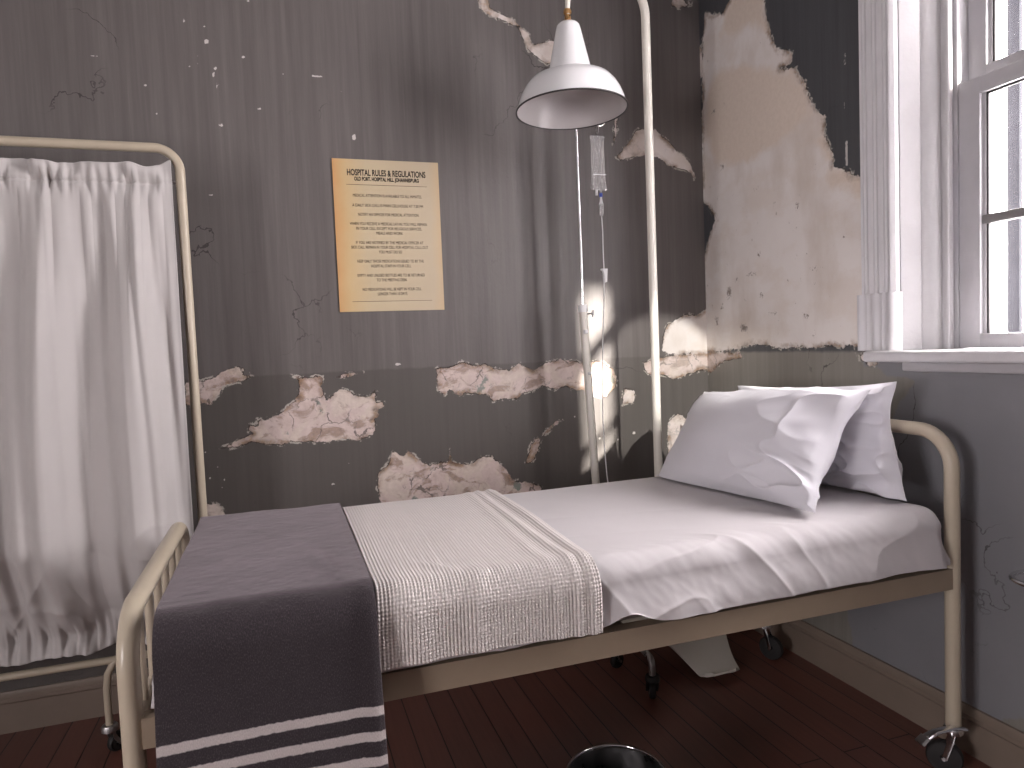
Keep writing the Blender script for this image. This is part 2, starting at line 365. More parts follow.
def link(name, me, mat, parent=None, smooth=True, label=None, angle=40):
    if mat is not None: me.materials.append(MATS[mat] if isinstance(mat, str) else mat)
    if smooth and len(me.polygons):
        me.polygons.foreach_set('use_smooth', [True] * len(me.polygons))
        if angle and len(me.edges) < 60000:
            try: me.set_sharp_from_angle(angle=math.radians(angle))
            except Exception: pass
    o = bpy.data.objects.new(name, me); COL.objects.link(o)
    if parent is not None:
        o.parent = parent
        inv = Matrix.Translation(-Vector(parent.location)) if parent.type == 'EMPTY' else Matrix.Identity(4)
        o.matrix_parent_inverse = inv
    if label: o['label'] = label
    return o
def tag(o, label, cat, group=None):
    o['label'] = label; o['category'] = cat
    if group: o['group'] = group
    return o
def thing(name, label, cat, loc, group=None):
    o = bpy.data.objects.new(name, None); COL.objects.link(o); o.location = loc; o.empty_display_size = .1
    return tag(o, label, cat, group)
def struct(o): o['kind'] = 'structure'; return o

def grid_mesh(name, P, uv=None, close_u=False, thickness=0.0):
    """P: array (nu, nv, 3) -> mesh; thickness > 0 gives it a back side and edges"""
    nu, nv = P.shape[:2]
    V = P.reshape(-1, 3); idx = np.arange(nu * nv).reshape(nu, nv)
    F = np.stack([idx[:-1, :-1], idx[1:, :-1], idx[1:, 1:], idx[:-1, 1:]], -1).reshape(-1, 4)
    if thickness > 0:
        du = np.gradient(P, axis=0); dv = np.gradient(P, axis=1); N = np.cross(du, dv)
        N /= np.linalg.norm(N, axis=-1, keepdims=True) + 1e-12
        V2 = (P - N * thickness).reshape(-1, 3); n = nu * nv
        F2 = F[:, ::-1] + n
        rim = np.concatenate([idx[:-1, 0], idx[-1, :-1], idx[:0:-1, -1], idx[0, :0:-1]])
        nx = np.roll(rim, -1)
        F3 = np.stack([nx, rim, rim + n, nx + n], -1)
        V = np.concatenate([V, V2]); F = np.concatenate([F, F2, F3])
    me = bpy.data.meshes.new(name)
    me.vertices.add(len(V)); me.vertices.foreach_set('co', V.astype(np.float32).ravel())
    me.loops.add(F.size); me.loops.foreach_set('vertex_index', F.astype(np.int32).ravel())
    me.polygons.add(len(F)); me.polygons.foreach_set('loop_start', np.arange(0, F.size, 4, dtype=np.int32))
    me.polygons.foreach_set('loop_total', np.full(len(F), 4, dtype=np.int32))
    me.update(calc_edges=True)
    if uv is not None:
        U = uv.reshape(-1, 2)
        if thickness > 0: U = np.concatenate([U, U])
        l = me.uv_layers.new(name='UVMap'); l.data.foreach_set('uv', U[F.ravel()].astype(np.float32).ravel())
    me.validate(); return me

def arc(c, r, a0, a1, n, u, v):
    c, u, v = Vector(c), Vector(u), Vector(v)
    return [c + u * r * math.cos(a0 + (a1 - a0) * i / n) + v * r * math.sin(a0 + (a1 - a0) * i / n) for i in range(n + 1)]
def rounded(pts, r, n=8):
    """polyline with its corners rounded"""
    pts = [Vector(p) for p in pts]; out = [pts[0]]
    for a, b, c in zip(pts, pts[1:], pts[2:]):
        d1 = (a - b).normalized(); d2 = (c - b).normalized(); th = d1.angle(d2); t = r / math.tan(th / 2)
        p1, p2 = b + d1 * t, b + d2 * t; o = b + (d1 + d2).normalized() * (r / math.sin(th / 2))
        for i in range(n + 1):
            k = i / n; v = (p1 - o).lerp(p2 - o, k).normalized() * r; out.append(o + v)
    out.append(pts[-1]); return out
BACK_TEARS = {
    'left_tear': [(-2.284, 1.207), (-2.244, 1.209), (-2.177, 1.227), (-2.134, 1.252), (-2.1, 1.266), (-2.054, 1.248), (-2.081, 1.236), (-2.044, 1.216), (-2.091, 1.2), (-2.154, 1.19), (-2.169, 1.16), (-2.195, 1.13), (-2.192, 1.107), (-2.224, 1.127), (-2.249, 1.125), (-2.289, 1.123)],
    'pink_tear': [(-1.918, 1.219), (-1.861, 1.211), (-1.781, 1.207), (-1.792, 1.17), (-1.772, 1.117), (-1.719, 1.156), (-1.674, 1.139), (-1.665, 1.129), (-1.61, 1.117), (-1.58, 1.139), (-1.578, 1.095), (-1.545, 1.088), (-1.55, 1.069), (-1.584, 1.057), (-1.571, 1.037), (-1.591, 1.019), (-1.584, 0.975), (-1.613, 0.953), (-1.657, 0.938), (-1.721, 0.952), (-1.804, 0.945), (-1.876, 0.946), (-1.919, 0.955), (-1.964, 0.94), (-2.024, 0.959), (-2.066, 0.967), (-2.119, 0.944), (-2.177, 0.951), (-2.125, 0.976), (-2.056, 0.998), (-2.076, 1.013), (-2.071, 1.036), (-2.037, 1.028), (-2.04, 1.056), (-2.001, 1.053), (-1.957, 1.069), (-1.929, 1.099), (-1.898, 1.111), (-1.878, 1.147), (-1.88, 1.198)],
    'sliver': [(-1.74, 1.205), (-1.707, 1.212), (-1.623, 1.218), (-1.671, 1.201), (-1.717, 1.194)],
    'low_left': [(-2.263, 0.749), (-2.198, 0.737), (-2.174, 0.707), (-2.157, 0.65), (-2.269, 0.655)],
    'band': [(-1.322, 1.217), (-1.265, 1.221), (-1.206, 1.239), (-1.163, 1.223), (-1.104, 1.228), (-1.075, 1.205), (-1.0, 1.194), (-0.953, 1.221), (-0.893, 1.189), (-0.829, 1.215), (-0.765, 1.227), (-0.669, 1.215), (-0.554, 1.21), (-0.505, 1.177), (-0.481, 1.138), (-0.492, 1.085), (-0.544, 1.043), (-0.601, 1.061), (-0.625, 1.085), (-0.69, 1.082), (-0.738, 1.107), (-0.802, 1.096), (-0.849, 1.113), (-0.896, 1.094), (-0.943, 1.089), (-0.96, 1.061), (-1.02, 1.072), (-1.081, 1.062), (-1.102, 1.092), (-1.197, 1.105), (-1.227, 1.092), (-1.269, 1.123), (-1.292, 1.103), (-1.319, 1.126), (-1.324, 1.168)],
    'flake': [(-0.449, 1.083), (-0.39, 1.072), (-0.395, 1.01), (-0.461, 1.007)],
    'corner_band': [(-0.347, 1.198), (-0.27, 1.215), (-0.128, 1.226), (0.051, 1.232), (0.048, 1.138), (-0.05, 1.143), (-0.115, 1.125), (-0.187, 1.108), (-0.241, 1.132), (-0.319, 1.136), (-0.341, 1.164)],
    'corner_pale': [(-0.241, 1.315), (-0.211, 1.369), (-0.169, 1.392), (-0.112, 1.415), (-0.055, 1.408), (0.003, 1.443), (0.047, 1.442), (0.04, 1.212), (-0.117, 1.231), (-0.202, 1.228), (-0.243, 1.248)],
    'low_mid': [(-1.591, 0.807), (-1.542, 0.83), (-1.519, 0.89), (-1.479, 0.859), (-1.457, 0.878), (-1.411, 0.832), (-1.369, 0.814), (-1.29, 0.821), (-1.281, 0.869), (-1.272, 0.815), (-1.197, 0.798), (-1.136, 0.828), (-1.091, 0.824), (-1.034, 0.761), (-1.005, 0.714), (-0.913, 0.69), (-0.875, 0.671), (-0.848, 0.549), (-1.587, 0.62)],
    'rust': [(-0.94, 0.781), (-0.922, 0.853), (-0.889, 0.895), (-0.866, 0.878), (-0.884, 0.821), (-0.917, 0.779)],
    'crack': [(-0.866, 0.884), (-0.833, 0.923), (-0.792, 0.953), (-0.752, 0.959), (-0.792, 0.944), (-0.822, 0.912)],
    'yellow': [(-0.226, 0.916), (-0.169, 0.949), (-0.106, 0.901), (-0.072, 0.83), (-0.047, 0.702), (-0.064, 0.627), (-0.234, 0.644)],
    'top_strip': [(-1.079, 2.78), (-1.073, 2.727), (-1.048, 2.702), (-0.992, 2.683), (-0.899, 2.655), (-0.862, 2.563), (-0.781, 2.511), (-0.711, 2.517), (-0.707, 2.62), (-0.782, 2.604), (-0.838, 2.586), (-0.854, 2.635), (-0.933, 2.689), (-1.021, 2.721), (-1.031, 2.785)],
    'triangle': [(-0.452, 2.132), (-0.427, 2.16), (-0.378, 2.214), (-0.347, 2.258), (-0.298, 2.266), (-0.25, 2.264), (-0.214, 2.239), (-0.142, 2.184), (-0.068, 2.123), (-0.038, 2.059), (-0.045, 2.037), (-0.069, 2.074), (-0.132, 2.093), (-0.181, 2.102), (-0.242, 2.137), (-0.315, 2.144), (-0.387, 2.125), (-0.429, 2.112)],
    'drip': [(-0.456, 2.334), (-0.431, 2.336), (-0.434, 2.294), (-0.449, 2.221), (-0.468, 2.178), (-0.46, 2.231)],
    'top_right': [(-0.14, 2.912), (0.003, 2.929), (-0.022, 2.863), (-0.028, 2.843), (-0.109, 2.819), (-0.148, 2.829)],
}
RIGHT_TEARS = {
    'plaster': [(-0.024, 2.691), (-0.052, 2.778), (-0.191, 2.73), (-0.266, 2.788), (-0.442, 2.743), (-0.46, 2.654), (-0.475, 2.594), (-0.487, 2.522), (-0.525, 2.434), (-0.62, 2.383), (-0.6, 2.346), (-0.543, 2.355), (-0.628, 2.316), (-0.681, 2.252), (-0.706, 2.181), (-0.739, 2.126), (-0.789, 2.092), (-0.771, 2.024), (-0.819, 1.95), (-0.818, 1.902), (-0.873, 1.876), (-0.919, 1.847), (-0.956, 1.838), (-0.973, 1.507), (-0.947, 1.231), (-0.878, 1.252), (-0.83, 1.237), (-0.781, 1.25), (-0.711, 1.241), (-0.62, 1.247), (-0.522, 1.237), (-0.439, 1.255), (-0.351, 1.258), (-0.21, 1.245), (-0.107, 1.23), (0.029, 1.231), (0.01, 1.67), (-0.036, 1.771), (-0.09, 1.84), (-0.039, 1.909), (0.009, 1.94), (0.001, 2.251)],
    'corner_strip': [(0.049, 2.691), (-0.022, 2.646), (-0.027, 2.513), (0.056, 2.528)],
    'band_end': [(0.01, 1.232), (-0.248, 1.224), (-0.278, 1.205), (-0.226, 1.202), (-0.139, 1.184), (-0.07, 1.156), (-0.034, 1.131), (0.014, 1.13)],
    'casing_bit': [(-0.906, 1.223), (-0.99, 1.218), (-1.008, 1.183), (-0.97, 1.172), (-0.945, 1.187), (-0.919, 1.205)],
    'lowdark': [(-0.618, 0.12), (-0.7, 0.186), (-0.836, 0.241), (-0.946, 0.276), (-0.996, 0.2), (-0.943, 0.092), (-0.774, 0.064)],
}
GREY_REPAINT = [(-0.919, 1.207), (-0.941, 1.174), (-1.004, 1.172), (-1.032, 1.146), (-1.108, 1.144), (-1.147, 1.132), (-1.113, 1.092), (-1.084, 1.062), (-0.984, 0.84), (-0.842, 0.291), (-0.918, -0.119), (-2.118, 0.497), (-2.106, 1.189), (-1.49, 1.177), (-1.185, 1.164), (-1.174, 1.208)]
SPECKS = [(-2.206, 2.545, 0.0025, 0.0174), (-2.137, 2.532, 0.0071, 0.0031), (-2.136, 2.476, 0.009, 0.0107), (-2.166, 2.419, 0.0034, 0.0035), (-2.173, 2.394, 0.0035, 0.0023), (-2.111, 2.379, 0.0067, 0.0097), (-2.118, 2.353, 0.0041, 0.0126), (-2.106, 2.315, 0.0022, 0.0257), (-2.105, 2.286, 0.0031, 0.0101), (-2.07, 2.396, 0.006, 0.0021), (-2.01, 2.431, 0.0071, 0.0059), (-2.104, 2.173, 0.0082, 0.0073), (-2.321, 2.201, 0.0033, 0.0036), (-2.51, 2.387, 0.0221, 0.0005), (-1.613, 2.154, 0.0085, 0.0216), (-2.353, 2.299, 0.0069, 0.0007), (-1.742, 2.382, 0.0401, 0.0012), (-1.656, 2.325, 0.0136, 0.0004), (-1.963, 2.243, 0.0101, 0.0013), (-2.153, 1.912, 0.0121, 0.0016), (-1.981, 2.641, 0.0074, 0.0017), (-2.198, 2.378, 0.0022, 0.0024), (-1.868, 2.377, 0.0051, 0.0009), (-1.482, 1.242, 0.0204, 0.0051), (-2.232, 0.942, 0.0031, 0.006), (-2.22, 0.841, 0.0033, 0.0042), (-2.177, 0.801, 0.0033, 0.0042), (-2.171, 0.828, 0.0034, 0.0034), (-2.193, 0.884, 0.0033, 0.0042), (-1.704, 0.847, 0.0037, 0.0044), (-2.038, 0.692, 0.0034, 0.0044), (-1.767, 0.771, 0.0076, 0.004), (-0.699, 0.967, 0.0071, 0.005), (-0.579, 0.862, 0.0048, 0.0073), (-0.488, 0.846, 0.0049, 0.005), (-0.405, 0.872, 0.0101, 0.0101)]
BEIGE = {
    'beige': [(-0.107, 2.514), (-0.346, 2.444), (-0.552, 2.345), (-0.684, 2.238), (-0.713, 2.128), (-0.603, 2.074), (-0.332, 2.032), (-0.102, 2.091), (-0.021, 2.244), (-0.043, 2.392)],
    'beige_top': [(-0.163, 2.64), (-0.203, 2.717), (-0.265, 2.774), (-0.451, 2.686), (-0.474, 2.568), (-0.481, 2.512), (-0.351, 2.595), (-0.259, 2.592)],
    'tan': [(-0.777, 1.906), (-0.873, 1.876), (-0.956, 1.838), (-0.955, 1.752), (-0.887, 1.79), (-0.792, 1.829)],
    'tan_low': [(-0.728, 2.018), (-0.771, 2.022), (-0.819, 1.95), (-0.818, 1.896), (-0.781, 1.924)],
}
MARKS = [(-0.099, 2.328, 0.0352, 0.0264), (-0.176, 2.34, 0.009, 0.0237), (-0.153, 2.067, 0.034, 0.0295), (-0.109, 1.936, 0.0148, 0.0184), (-0.385, 1.967, 0.0058, 0.0238), (-0.373, 1.916, 0.0128, 0.0141), (-0.455, 1.912, 0.0057, 0.0205), (-0.624, 1.793, 0.0181, 0.0217), (-0.643, 1.83, 0.0071, 0.0093), (-0.861, 1.64, 0.0154, 0.0144), (-0.9, 1.646, 0.015, 0.0119), (-0.397, 1.64, 0.0167, 0.022), (-0.252, 2.408, 0.0069, 0.0068), (-0.519, 2.231, 0.0058, 0.0059), (-0.283, 1.336, 0.0529, 0.0404), (-0.182, 1.501, 0.0416, 0.0476), (-0.238, 1.551, 0.0342, 0.0208), (-0.341, 1.565, 0.0707, 0.0201), (-0.403, 1.469, 0.0309, 0.0231), (-0.294, 1.457, 0.0165, 0.0141), (-0.478, 1.39, 0.0534, 0.013), (-0.514, 1.372, 0.0116, 0.0086), (-0.663, 1.37, 0.0365, 0.0246), (-0.72, 1.546, 0.06, 0.0161), (-0.711, 1.489, 0.01, 0.0159), (-0.083, 1.376, 0.0289, 0.0471), (-0.062, 1.337, 0.0151, 0.0144), (-0.124, 1.437, 0.0291, 0.0244), (-0.174, 1.474, 0.021, 0.0238), (-0.392, 1.639, 0.0247, 0.0239), (-0.861, 1.641, 0.0181, 0.0169), (-0.887, 1.423, 0.0224, 0.007), (-0.395, 1.917, 0.0119, 0.0272), (-0.628, 1.798, 0.021, 0.0269)]

# ------------------------------------------------------------------ room shell
XL, YF, ZC = -4.7, -5.2, 3.42
WIN_Y0, WIN_Y1, WIN_Z0, WIN_Z1 = -2.475, -1.09, 1.20, 3.00

def seg_dist(P, poly):
    """signed distance from points (n,2) to a closed outline, negative inside"""
    Q = np.array(poly, float); d = np.full(len(P), 9.0); ins = np.zeros(len(P), bool)
    for a, b in zip(Q, np.roll(Q, -1, 0)):
        e = b - a; t = np.clip(((P - a) @ e) / (e @ e + 1e-12), 0, 1)
        d = np.minimum(d, np.hypot(*(P - a - t[:, None] * e).T))
        c = (a[1] > P[:, 1]) != (b[1] > P[:, 1])
        with np.errstate(divide='ignore', invalid='ignore'):
            x = (b[0] - a[0]) * (P[:, 1] - a[1]) / (b[1] - a[1]) + a[0]
        ins ^= c & (P[:, 0] < x)
    return np.where(ins, -d, d)
def tears(P, polys, tones):
    peel = np.full(len(P), 1.0); tone = np.zeros(len(P)); best = np.full(len(P), 9.0)
    for k, q in polys.items():
        lo = np.min(q, 0) - .2; hi = np.max(q, 0) + .2
        s = np.all((P > lo) & (P < hi), 1)
        d = np.full(len(P), 1.0); d[s] = seg_dist(P[s], q)
        m = d < best; best[m] = d[m]; tone[m] = tones.get(k, 0.15); peel = np.minimum(peel, d)
    return peel, tone
def wall_grid(name, us, zs, to3, hole=None):
    U, Z = np.meshgrid(us, zs, indexing='ij'); P2 = np.stack([U.ravel(), Z.ravel()], 1)
    V = to3(P2); nu, nz = U.shape; idx = np.arange(nu * nz).reshape(nu, nz)
    F = np.stack([idx[:-1, :-1], idx[1:, :-1], idx[1:, 1:], idx[:-1, 1:]], -1).reshape(-1, 4)
    if hole:
        c = P2[F].mean(1); keep = ~((c[:, 0] > hole[0]) & (c[:, 0] < hole[1]) & (c[:, 1] > hole[2]) & (c[:, 1] < hole[3])); F = F[keep]
    me = bpy.data.meshes.new(name); me.from_pydata(V.tolist(), [], F.tolist()); me.update()
    return me, P2
def put(me, name, val):
    a = me.attributes.new(name, 'FLOAT', 'POINT'); a.data.foreach_set('value', np.asarray(val, np.float32))

zs = np.concatenate([np.arange(0, .45, .05), np.arange(.45, 2.85, .01), [2.95, 3.1, 3.3, ZC]])
us = np.concatenate([np.arange(XL, -2.9, .2), np.arange(-2.9, .0001, .01)])
me, P2 = wall_grid('wall_back', us, zs, lambda p: np.stack([p[:, 0], 0 * p[:, 0], p[:, 1]], 1))
pl, tn = tears(P2, BACK_TEARS, {'corner_pale': 1.0, 'yellow': .55, 'triangle': .85, 'top_strip': .9, 'drip': .9, 'top_right': .9, 'flake': .7, 'corner_band': .35, 'low_left': .3, 'band': .2})
put(me, 'peel', pl); put(me, 'tone', tn)
sp = np.full(len(P2), 1.0)
for x, z, w, h in SPECKS:
    s = np.abs(P2 - np.array([x, z])).max(1) < .15
    q = np.abs(P2[s] - np.array([x, z])) - np.array([max(w, .003), max(h, .003)]) * .5
    sp[s] = np.minimum(sp[s], np.hypot(*np.maximum(q, 0).T) + np.minimum(q.max(1), 0) - .003)
put(me, 'speck', sp)
MATS['wall_back'] = wall_mat('back'); MATS['wall_right'] = wall_mat('right'); MATS['plain_wall'] = plain_wall_mat('plain_grey_wall', .55); MATS['dark_wall'] = plain_wall_mat('dark_grey_wall', .22); MATS['old_ceiling'] = plain_wall_mat('sooty_ceiling', .30)  # ceiling tone set dark to cut bounced light on the walls
struct(link('wall_back', me, 'wall_back', smooth=False))

ys = np.concatenate([[YF, -4.5, -3.6, -2.8, WIN_Y0, -1.9, -1.6, -1.4, -1.25], [-1.15, WIN_Y1], np.arange(-1.08, .0001, .01)])
zs2 = np.sort(np.unique(np.round(np.concatenate([zs, [WIN_Z0, WIN_Z1]]), 4)))
ys2 = np.sort(np.unique(np.round(np.concatenate([ys, np.arange(-2.0, -1.09, .02)]), 4)))
me, P2 = wall_grid('wall_right', ys2, zs2, lambda p: np.stack([0 * p[:, 0], p[:, 0], p[:, 1]], 1), (WIN_Y0, WIN_Y1, WIN_Z0, WIN_Z1))
RIGHT_TEARS.pop('lowdark')
pl, tn = tears(P2, RIGHT_TEARS, {'plaster': 1.0, 'corner_strip': .6, 'band_end': .35, 'casing_bit': .8})
sp = np.full(len(P2), 1.0)
for y, z, w, h in ((-.875, 2.26, .006, .05), (-.873, 2.10, .004, .03), (-.877, 1.93, .008, .09), (-.875, 1.80, .004, .05), (-.60, 1.5, .006, .012), (-.74, 1.62, .012, .02), (-.38, 1.55, .003, .04)):
    q = np.abs(P2 - np.array([y, z])) - np.array([w, h]) * .5
    sp = np.minimum(sp, np.hypot(*np.maximum(q, 0).T) + np.minimum(q.max(1), 0) - .002)
put(me, 'peel', pl); put(me, 'tone', tn); put(me, 'speck', sp)
put(me, 'beige', tears(P2, BEIGE, {})[0])
mk = np.full(len(P2), 1.0)
for y, z, w, h in MARKS:
    q = np.abs(P2 - np.array([y, z])) - np.array([w, h]) * .5
    mk = np.minimum(mk, np.hypot(*np.maximum(q, 0).T) + np.minimum(q.max(1), 0))
put(me, 'mark', mk)
put(me, 'repaint', np.where(np.all(P2 < [0, 1.3], 1), seg_dist(P2, GREY_REPAINT), 1.0))
struct(link('wall_right', me, 'wall_right', smooth=False))

MATS['floor'] = wood_mat()
struct(MB().box((XL, YF, -.05), (0.0, 0, 0), 0).build('floor', 'floor', smooth=False))
struct(MB().box((XL, YF, ZC), (0.0, 0, ZC + .05), 0).build('ceiling', 'old_ceiling', smooth=False))
m = MB()                                            # left wall, with an unseen window opening added for fill light
for lo, hi in (((YF, 0), (-3.90, ZC)), ((-2.95, 0), (0, ZC)), ((-3.90, 0), (-2.95, .85)), ((-3.90, 1.95), (-2.95, ZC))): m.box((XL - .05, lo[0], lo[1]), (XL, hi[0], hi[1]), 0)
struct(m.build('wall_left', 'plain_wall', smooth=False))
m = MB()
for lo, hi in (((-3.90, .85), (-3.86, 1.95)), ((-2.99, .85), (-2.95, 1.95)), ((-3.86, .85), (-2.99, .89)), ((-3.86, 1.91), (-2.99, 1.95)), ((-3.86, 1.39), (-2.99, 1.41))): m.box((XL - .045, lo[0], lo[1]), (XL + .01, hi[0], hi[1]), .003)
struct(m.build('window_2', 'white_paint'))
m = MB()                                            # front wall with a small hole added to let the spot beam in
VX0, VX1, VZ0, VZ1 = -1.17, -.975, 2.72, 2.92
for x0, x1, z0, z1 in ((XL, VX0, 0, ZC), (VX1, 0, 0, ZC), (VX0, VX1, 0, VZ0), (VX0, VX1, VZ1, ZC)): m.box((x0, YF - .05, z0), (x1, YF, z1), 0)
struct(m.build('wall_front', 'dark_wall', smooth=False))
m = MB()
for x0, x1, z0, z1 in ((VX0 - .04, VX0, VZ0 - .04, VZ1 + .04), (VX1, VX1 + .04, VZ0 - .04, VZ1 + .04), (VX0, VX1, VZ0 - .04, VZ0), (VX0, VX1, VZ1, VZ1 + .04)): m.box((x0, YF, z0), (x1, YF + .02, z1), .003)
struct(m.build('window_3', 'white_paint'))
BASE_PROF = [(0, 0), (.018, 0), (.018, .105), (.024, .112), (.024, .126), (.014, .136), (.010, .146), (0, .146)]
struct(MB().prism(BASE_PROF, XL + .001, -.026, lambda a, b, t: (t, -.0005 - a, b)).build('baseboard_back', 'old_skirting'))
struct(MB().prism(BASE_PROF, YF + .001, -.001, lambda a, b, t: (-.0005 - a, t, b)).build('baseboard_right', 'old_skirting'))

# window: reeded architrave, splayed reveal, two sliding sashes, stool and apron
wc = .5 * (-1.205 - 2.36)
mir = lambda y: 2 * wc - y
win = bpy.data.objects.new('window_1', None); COL.objects.link(win); win.location = (0, wc, 1.21); struct(win)
def reeds(y0, y1, x0, n):
    """outline of a reeded board, y0 < y1, face at -x0"""
    out = [(0, y0), (-x0 * .7, y0), (-x0, y0 + .008)]; w = (y1 - y0 - .016) / n
    for i in range(n):
        a = y0 + .008 + i * w
        for k in range(1, 6): out.append((-x0 + .0045 * math.sin(math.pi * k / 6) * (1 if i % 3 else -1), a + w * k / 6))
        out.append((-x0, a + w))
    out += [(-x0 * .7, y1), (0, y1)]; return out
for sgn in (0, 1):
    m_ = (lambda a, b, t: (a, b, t)) if not sgn else (lambda a, b, t: (a, mir(b), t))
    MB().prism(reeds(-1.100, -.958, .028, 9), 1.425, 3.16, m_).build('casing', 'white_paint', win)
    MB().prism(reeds(-1.106, -.945, .036, 7), 1.2325, 1.424, m_).build('plinth_block', 'white_paint', win)
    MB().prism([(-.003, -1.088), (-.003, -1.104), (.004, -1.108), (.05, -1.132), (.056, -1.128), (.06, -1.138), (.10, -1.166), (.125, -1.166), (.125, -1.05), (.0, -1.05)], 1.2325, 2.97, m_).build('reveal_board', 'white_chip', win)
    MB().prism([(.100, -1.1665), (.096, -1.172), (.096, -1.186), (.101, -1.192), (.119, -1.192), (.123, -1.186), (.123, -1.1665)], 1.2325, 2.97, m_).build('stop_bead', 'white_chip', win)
    MB().prism([(.124, -1.05), (.124, -1.203), (.205, -1.203), (.30, -1.203 + .10 * sgn), (.30, -1.05)], 1.2, 3.0, m_).build('outer_jamb', 'sash', win)
MB().box((-.028, mir(-.958), 3.0), (0, -.958, 3.16), .006).build('head_casing', 'white_paint', win)
MB().box((-.003, mir(-1.05), 2.97), (.30, -1.05, 3.03), .002).build('head_board', 'white_paint', win)
MB().box((-.078, mir(-1.012), 1.196), (.124, -1.012, 1.232), .010, 3).build('sill', 'white_paint', win)
MB().box((.1245, mir(-1.203), 1.17), (.36, -1.204, 1.228), .004).build('outer_sill', 'sash', win)
MB().box((-.022, mir(-1.12), 1.165), (-.0005, -1.12, 1.1955), .005).build('apron', 'sash', win)  # darker sash paint stands in for the shade under the sill
def sash(x0, x1, z0, z1, stile, bot, top, mz):
    y0, y1 = mir(-1.206), -1.206; m = MB()
    m.box((x0, y1 - stile, z0), (x1, y1, z1), .004); m.box((x0, y0, z0), (x1, y0 + stile, z1), .004)
    m.box((x0 + .001, y0 + stile - .01, z0), (x1 - .001, y1 - stile + .01, z0 + bot), .004)
    m.box((x0 + .001, y0 + stile - .01, z1 - top), (x1 - .001, y1 - stile + .01, z1), .004)
    # inner bead round the glass
    m.box((x0 + .010, y1 - stile - .012, z0 + bot - .004), (x1 - .006, y1 - stile + .004, z1 - top + .004), .004)
    m.box((x0 + .010, y0 + stile - .004, z0 + bot - .004), (x1 - .006, y0 + stile + .012, z1 - top + .004), .004)
    s = m.build('sash', 'sash', win)
    MB().box((x0 + .006, y0 + stile, mz - .014), (x1 - .006, y1 - stile, mz + .014), .004).build('glazing_bar', 'old_bar', s)
    yl, zl, zh = y1 - stile - .012, z0 + bot - .004, z1 - top + .004
    MB().box((x0 + .013, yl - .0055, zl), (x0 + .0225, yl + .0015, zh), .001).build('putty_line', 'putty', s)
    MB().box((x0 + .013, y0 + stile + .0105, zl), (x0 + .0225, y0 + stile + .0175, zh), .001).build('putty_line', 'putty', s)
    MB().box((x0 + .013, y0 + stile + .018, zh - .010), (x0 + .0225, yl - .006, zh - .004), .001).build('putty_line', 'putty', s)
    MB().box((.5 * (x0 + x1) - .0015, y0 + stile - .002, z0 + bot - .002), (.5 * (x0 + x1) + .0015, y1 - stile + .002, z1 - top + .002), 0).build('pane', 'glass', s, smooth=False)
sash(.125, .163, 1.233, 2.062, .070, .045, .052, 1.628)
MB().box((.1645, mir(-1.206), 2.0505), (.1655, -1.206, 2.0612), 0).build('meeting_gap', 'putty', win)  # dark strip standing in for the shade between the sashes
sash(.166, .204, 2.050, 2.965, .060, .055, .05, 2.50)
gr = thing('security_grille', 'tall grey security bars standing outside the bright window', 'bars', (.46, wc, 1.17))
for i in range(1):
    y = -1.150
    MB().box((.44, y - .021, 1.12), (.458, y + .021, 3.3), .003).build('bar', 'bars', gr)
MB().box((.44, -2.26, 1.12), (.458, -1.99, 3.04), .003).build('post', 'bars', gr)  # unseen panel added to keep sun off the window reveal
MB().box((.44, -3.05, 1.12), (.458, -2.58, 3.04), .003).build('post', 'bars', gr)  # unseen panel added to cut the sun patch on its left
for z in (1.145, 2.9): MB().box((.4585, -3.05, z - .02), (.468, -1.06, z + .02), .002).build('cross_rail', 'bars', gr)
MB().box((.361, -3.1, 1.05), (.62, -1.0, 1.119), .004).build('ledge', 'bars', gr)

struct(MB().box((.305, -3.4, 3.04), (.95, -.4, 3.16), .01).build('trim_1', 'plain_wall'))  # unseen slab added to block sun through the top of the window

# ------------------------------------------------------------------ bed
XH, XF, YN, YR = -.147, -2.25, -1.40, -.575
TR = .0205
bed = thing('hospital_bed', 'cream metal hospital bed on castors with tubular head and foot ends', 'bed', ((XH + XF) / 2, (YN + YR) / 2, 0))
def end_frame(name, x, ztop):
    return MB().tube(rounded([(x, YN, .135), (x, YN, ztop), (x, YR, ztop), (x, YR, .135)], .105, 10), TR, 18).build(name, 'cream', bed)
head = end_frame('head_frame', XH, 1.003); foot = end_frame('foot_frame', XF, .807)
MB().tube([(XF, YN, .585), (XF, YR, .585)], .013, 12).build('lower_foot_rail', 'cream', foot)
MB().tube([(XH, YN, .585), (XH, YR, .585)], .013, 12).build('lower_head_rail', 'cream', head)
for i in range(6):
    y = YN + (YR - YN) * (i + 1) / 7
    MB().tube([(XF, y, .585), (XF, y, .79)], .0095, 12).build('foot_bar', 'cream', foot)
def rail(y, s):
    pr = [(0, .557), (0, .616), (s * .036, .616), (s * .036, .610), (s * .005, .610), (s * .005, .557)]
    return MB().prism(pr, XF + .018, XH - .018, lambda a, b, t: (t, y + a, b)).build('side_rail', 'cream_dull', bed, smooth=False)
rail(YN - .016, 1); rail(YR + .016, -1)
m = MB()
for i in range(11): x = -2.15 + i * .19; m.box((x - .02, YN + .021, .603), (x + .02, YR - .021, .609), .001)
m.build('slat_base', 'cream_dull', bed)
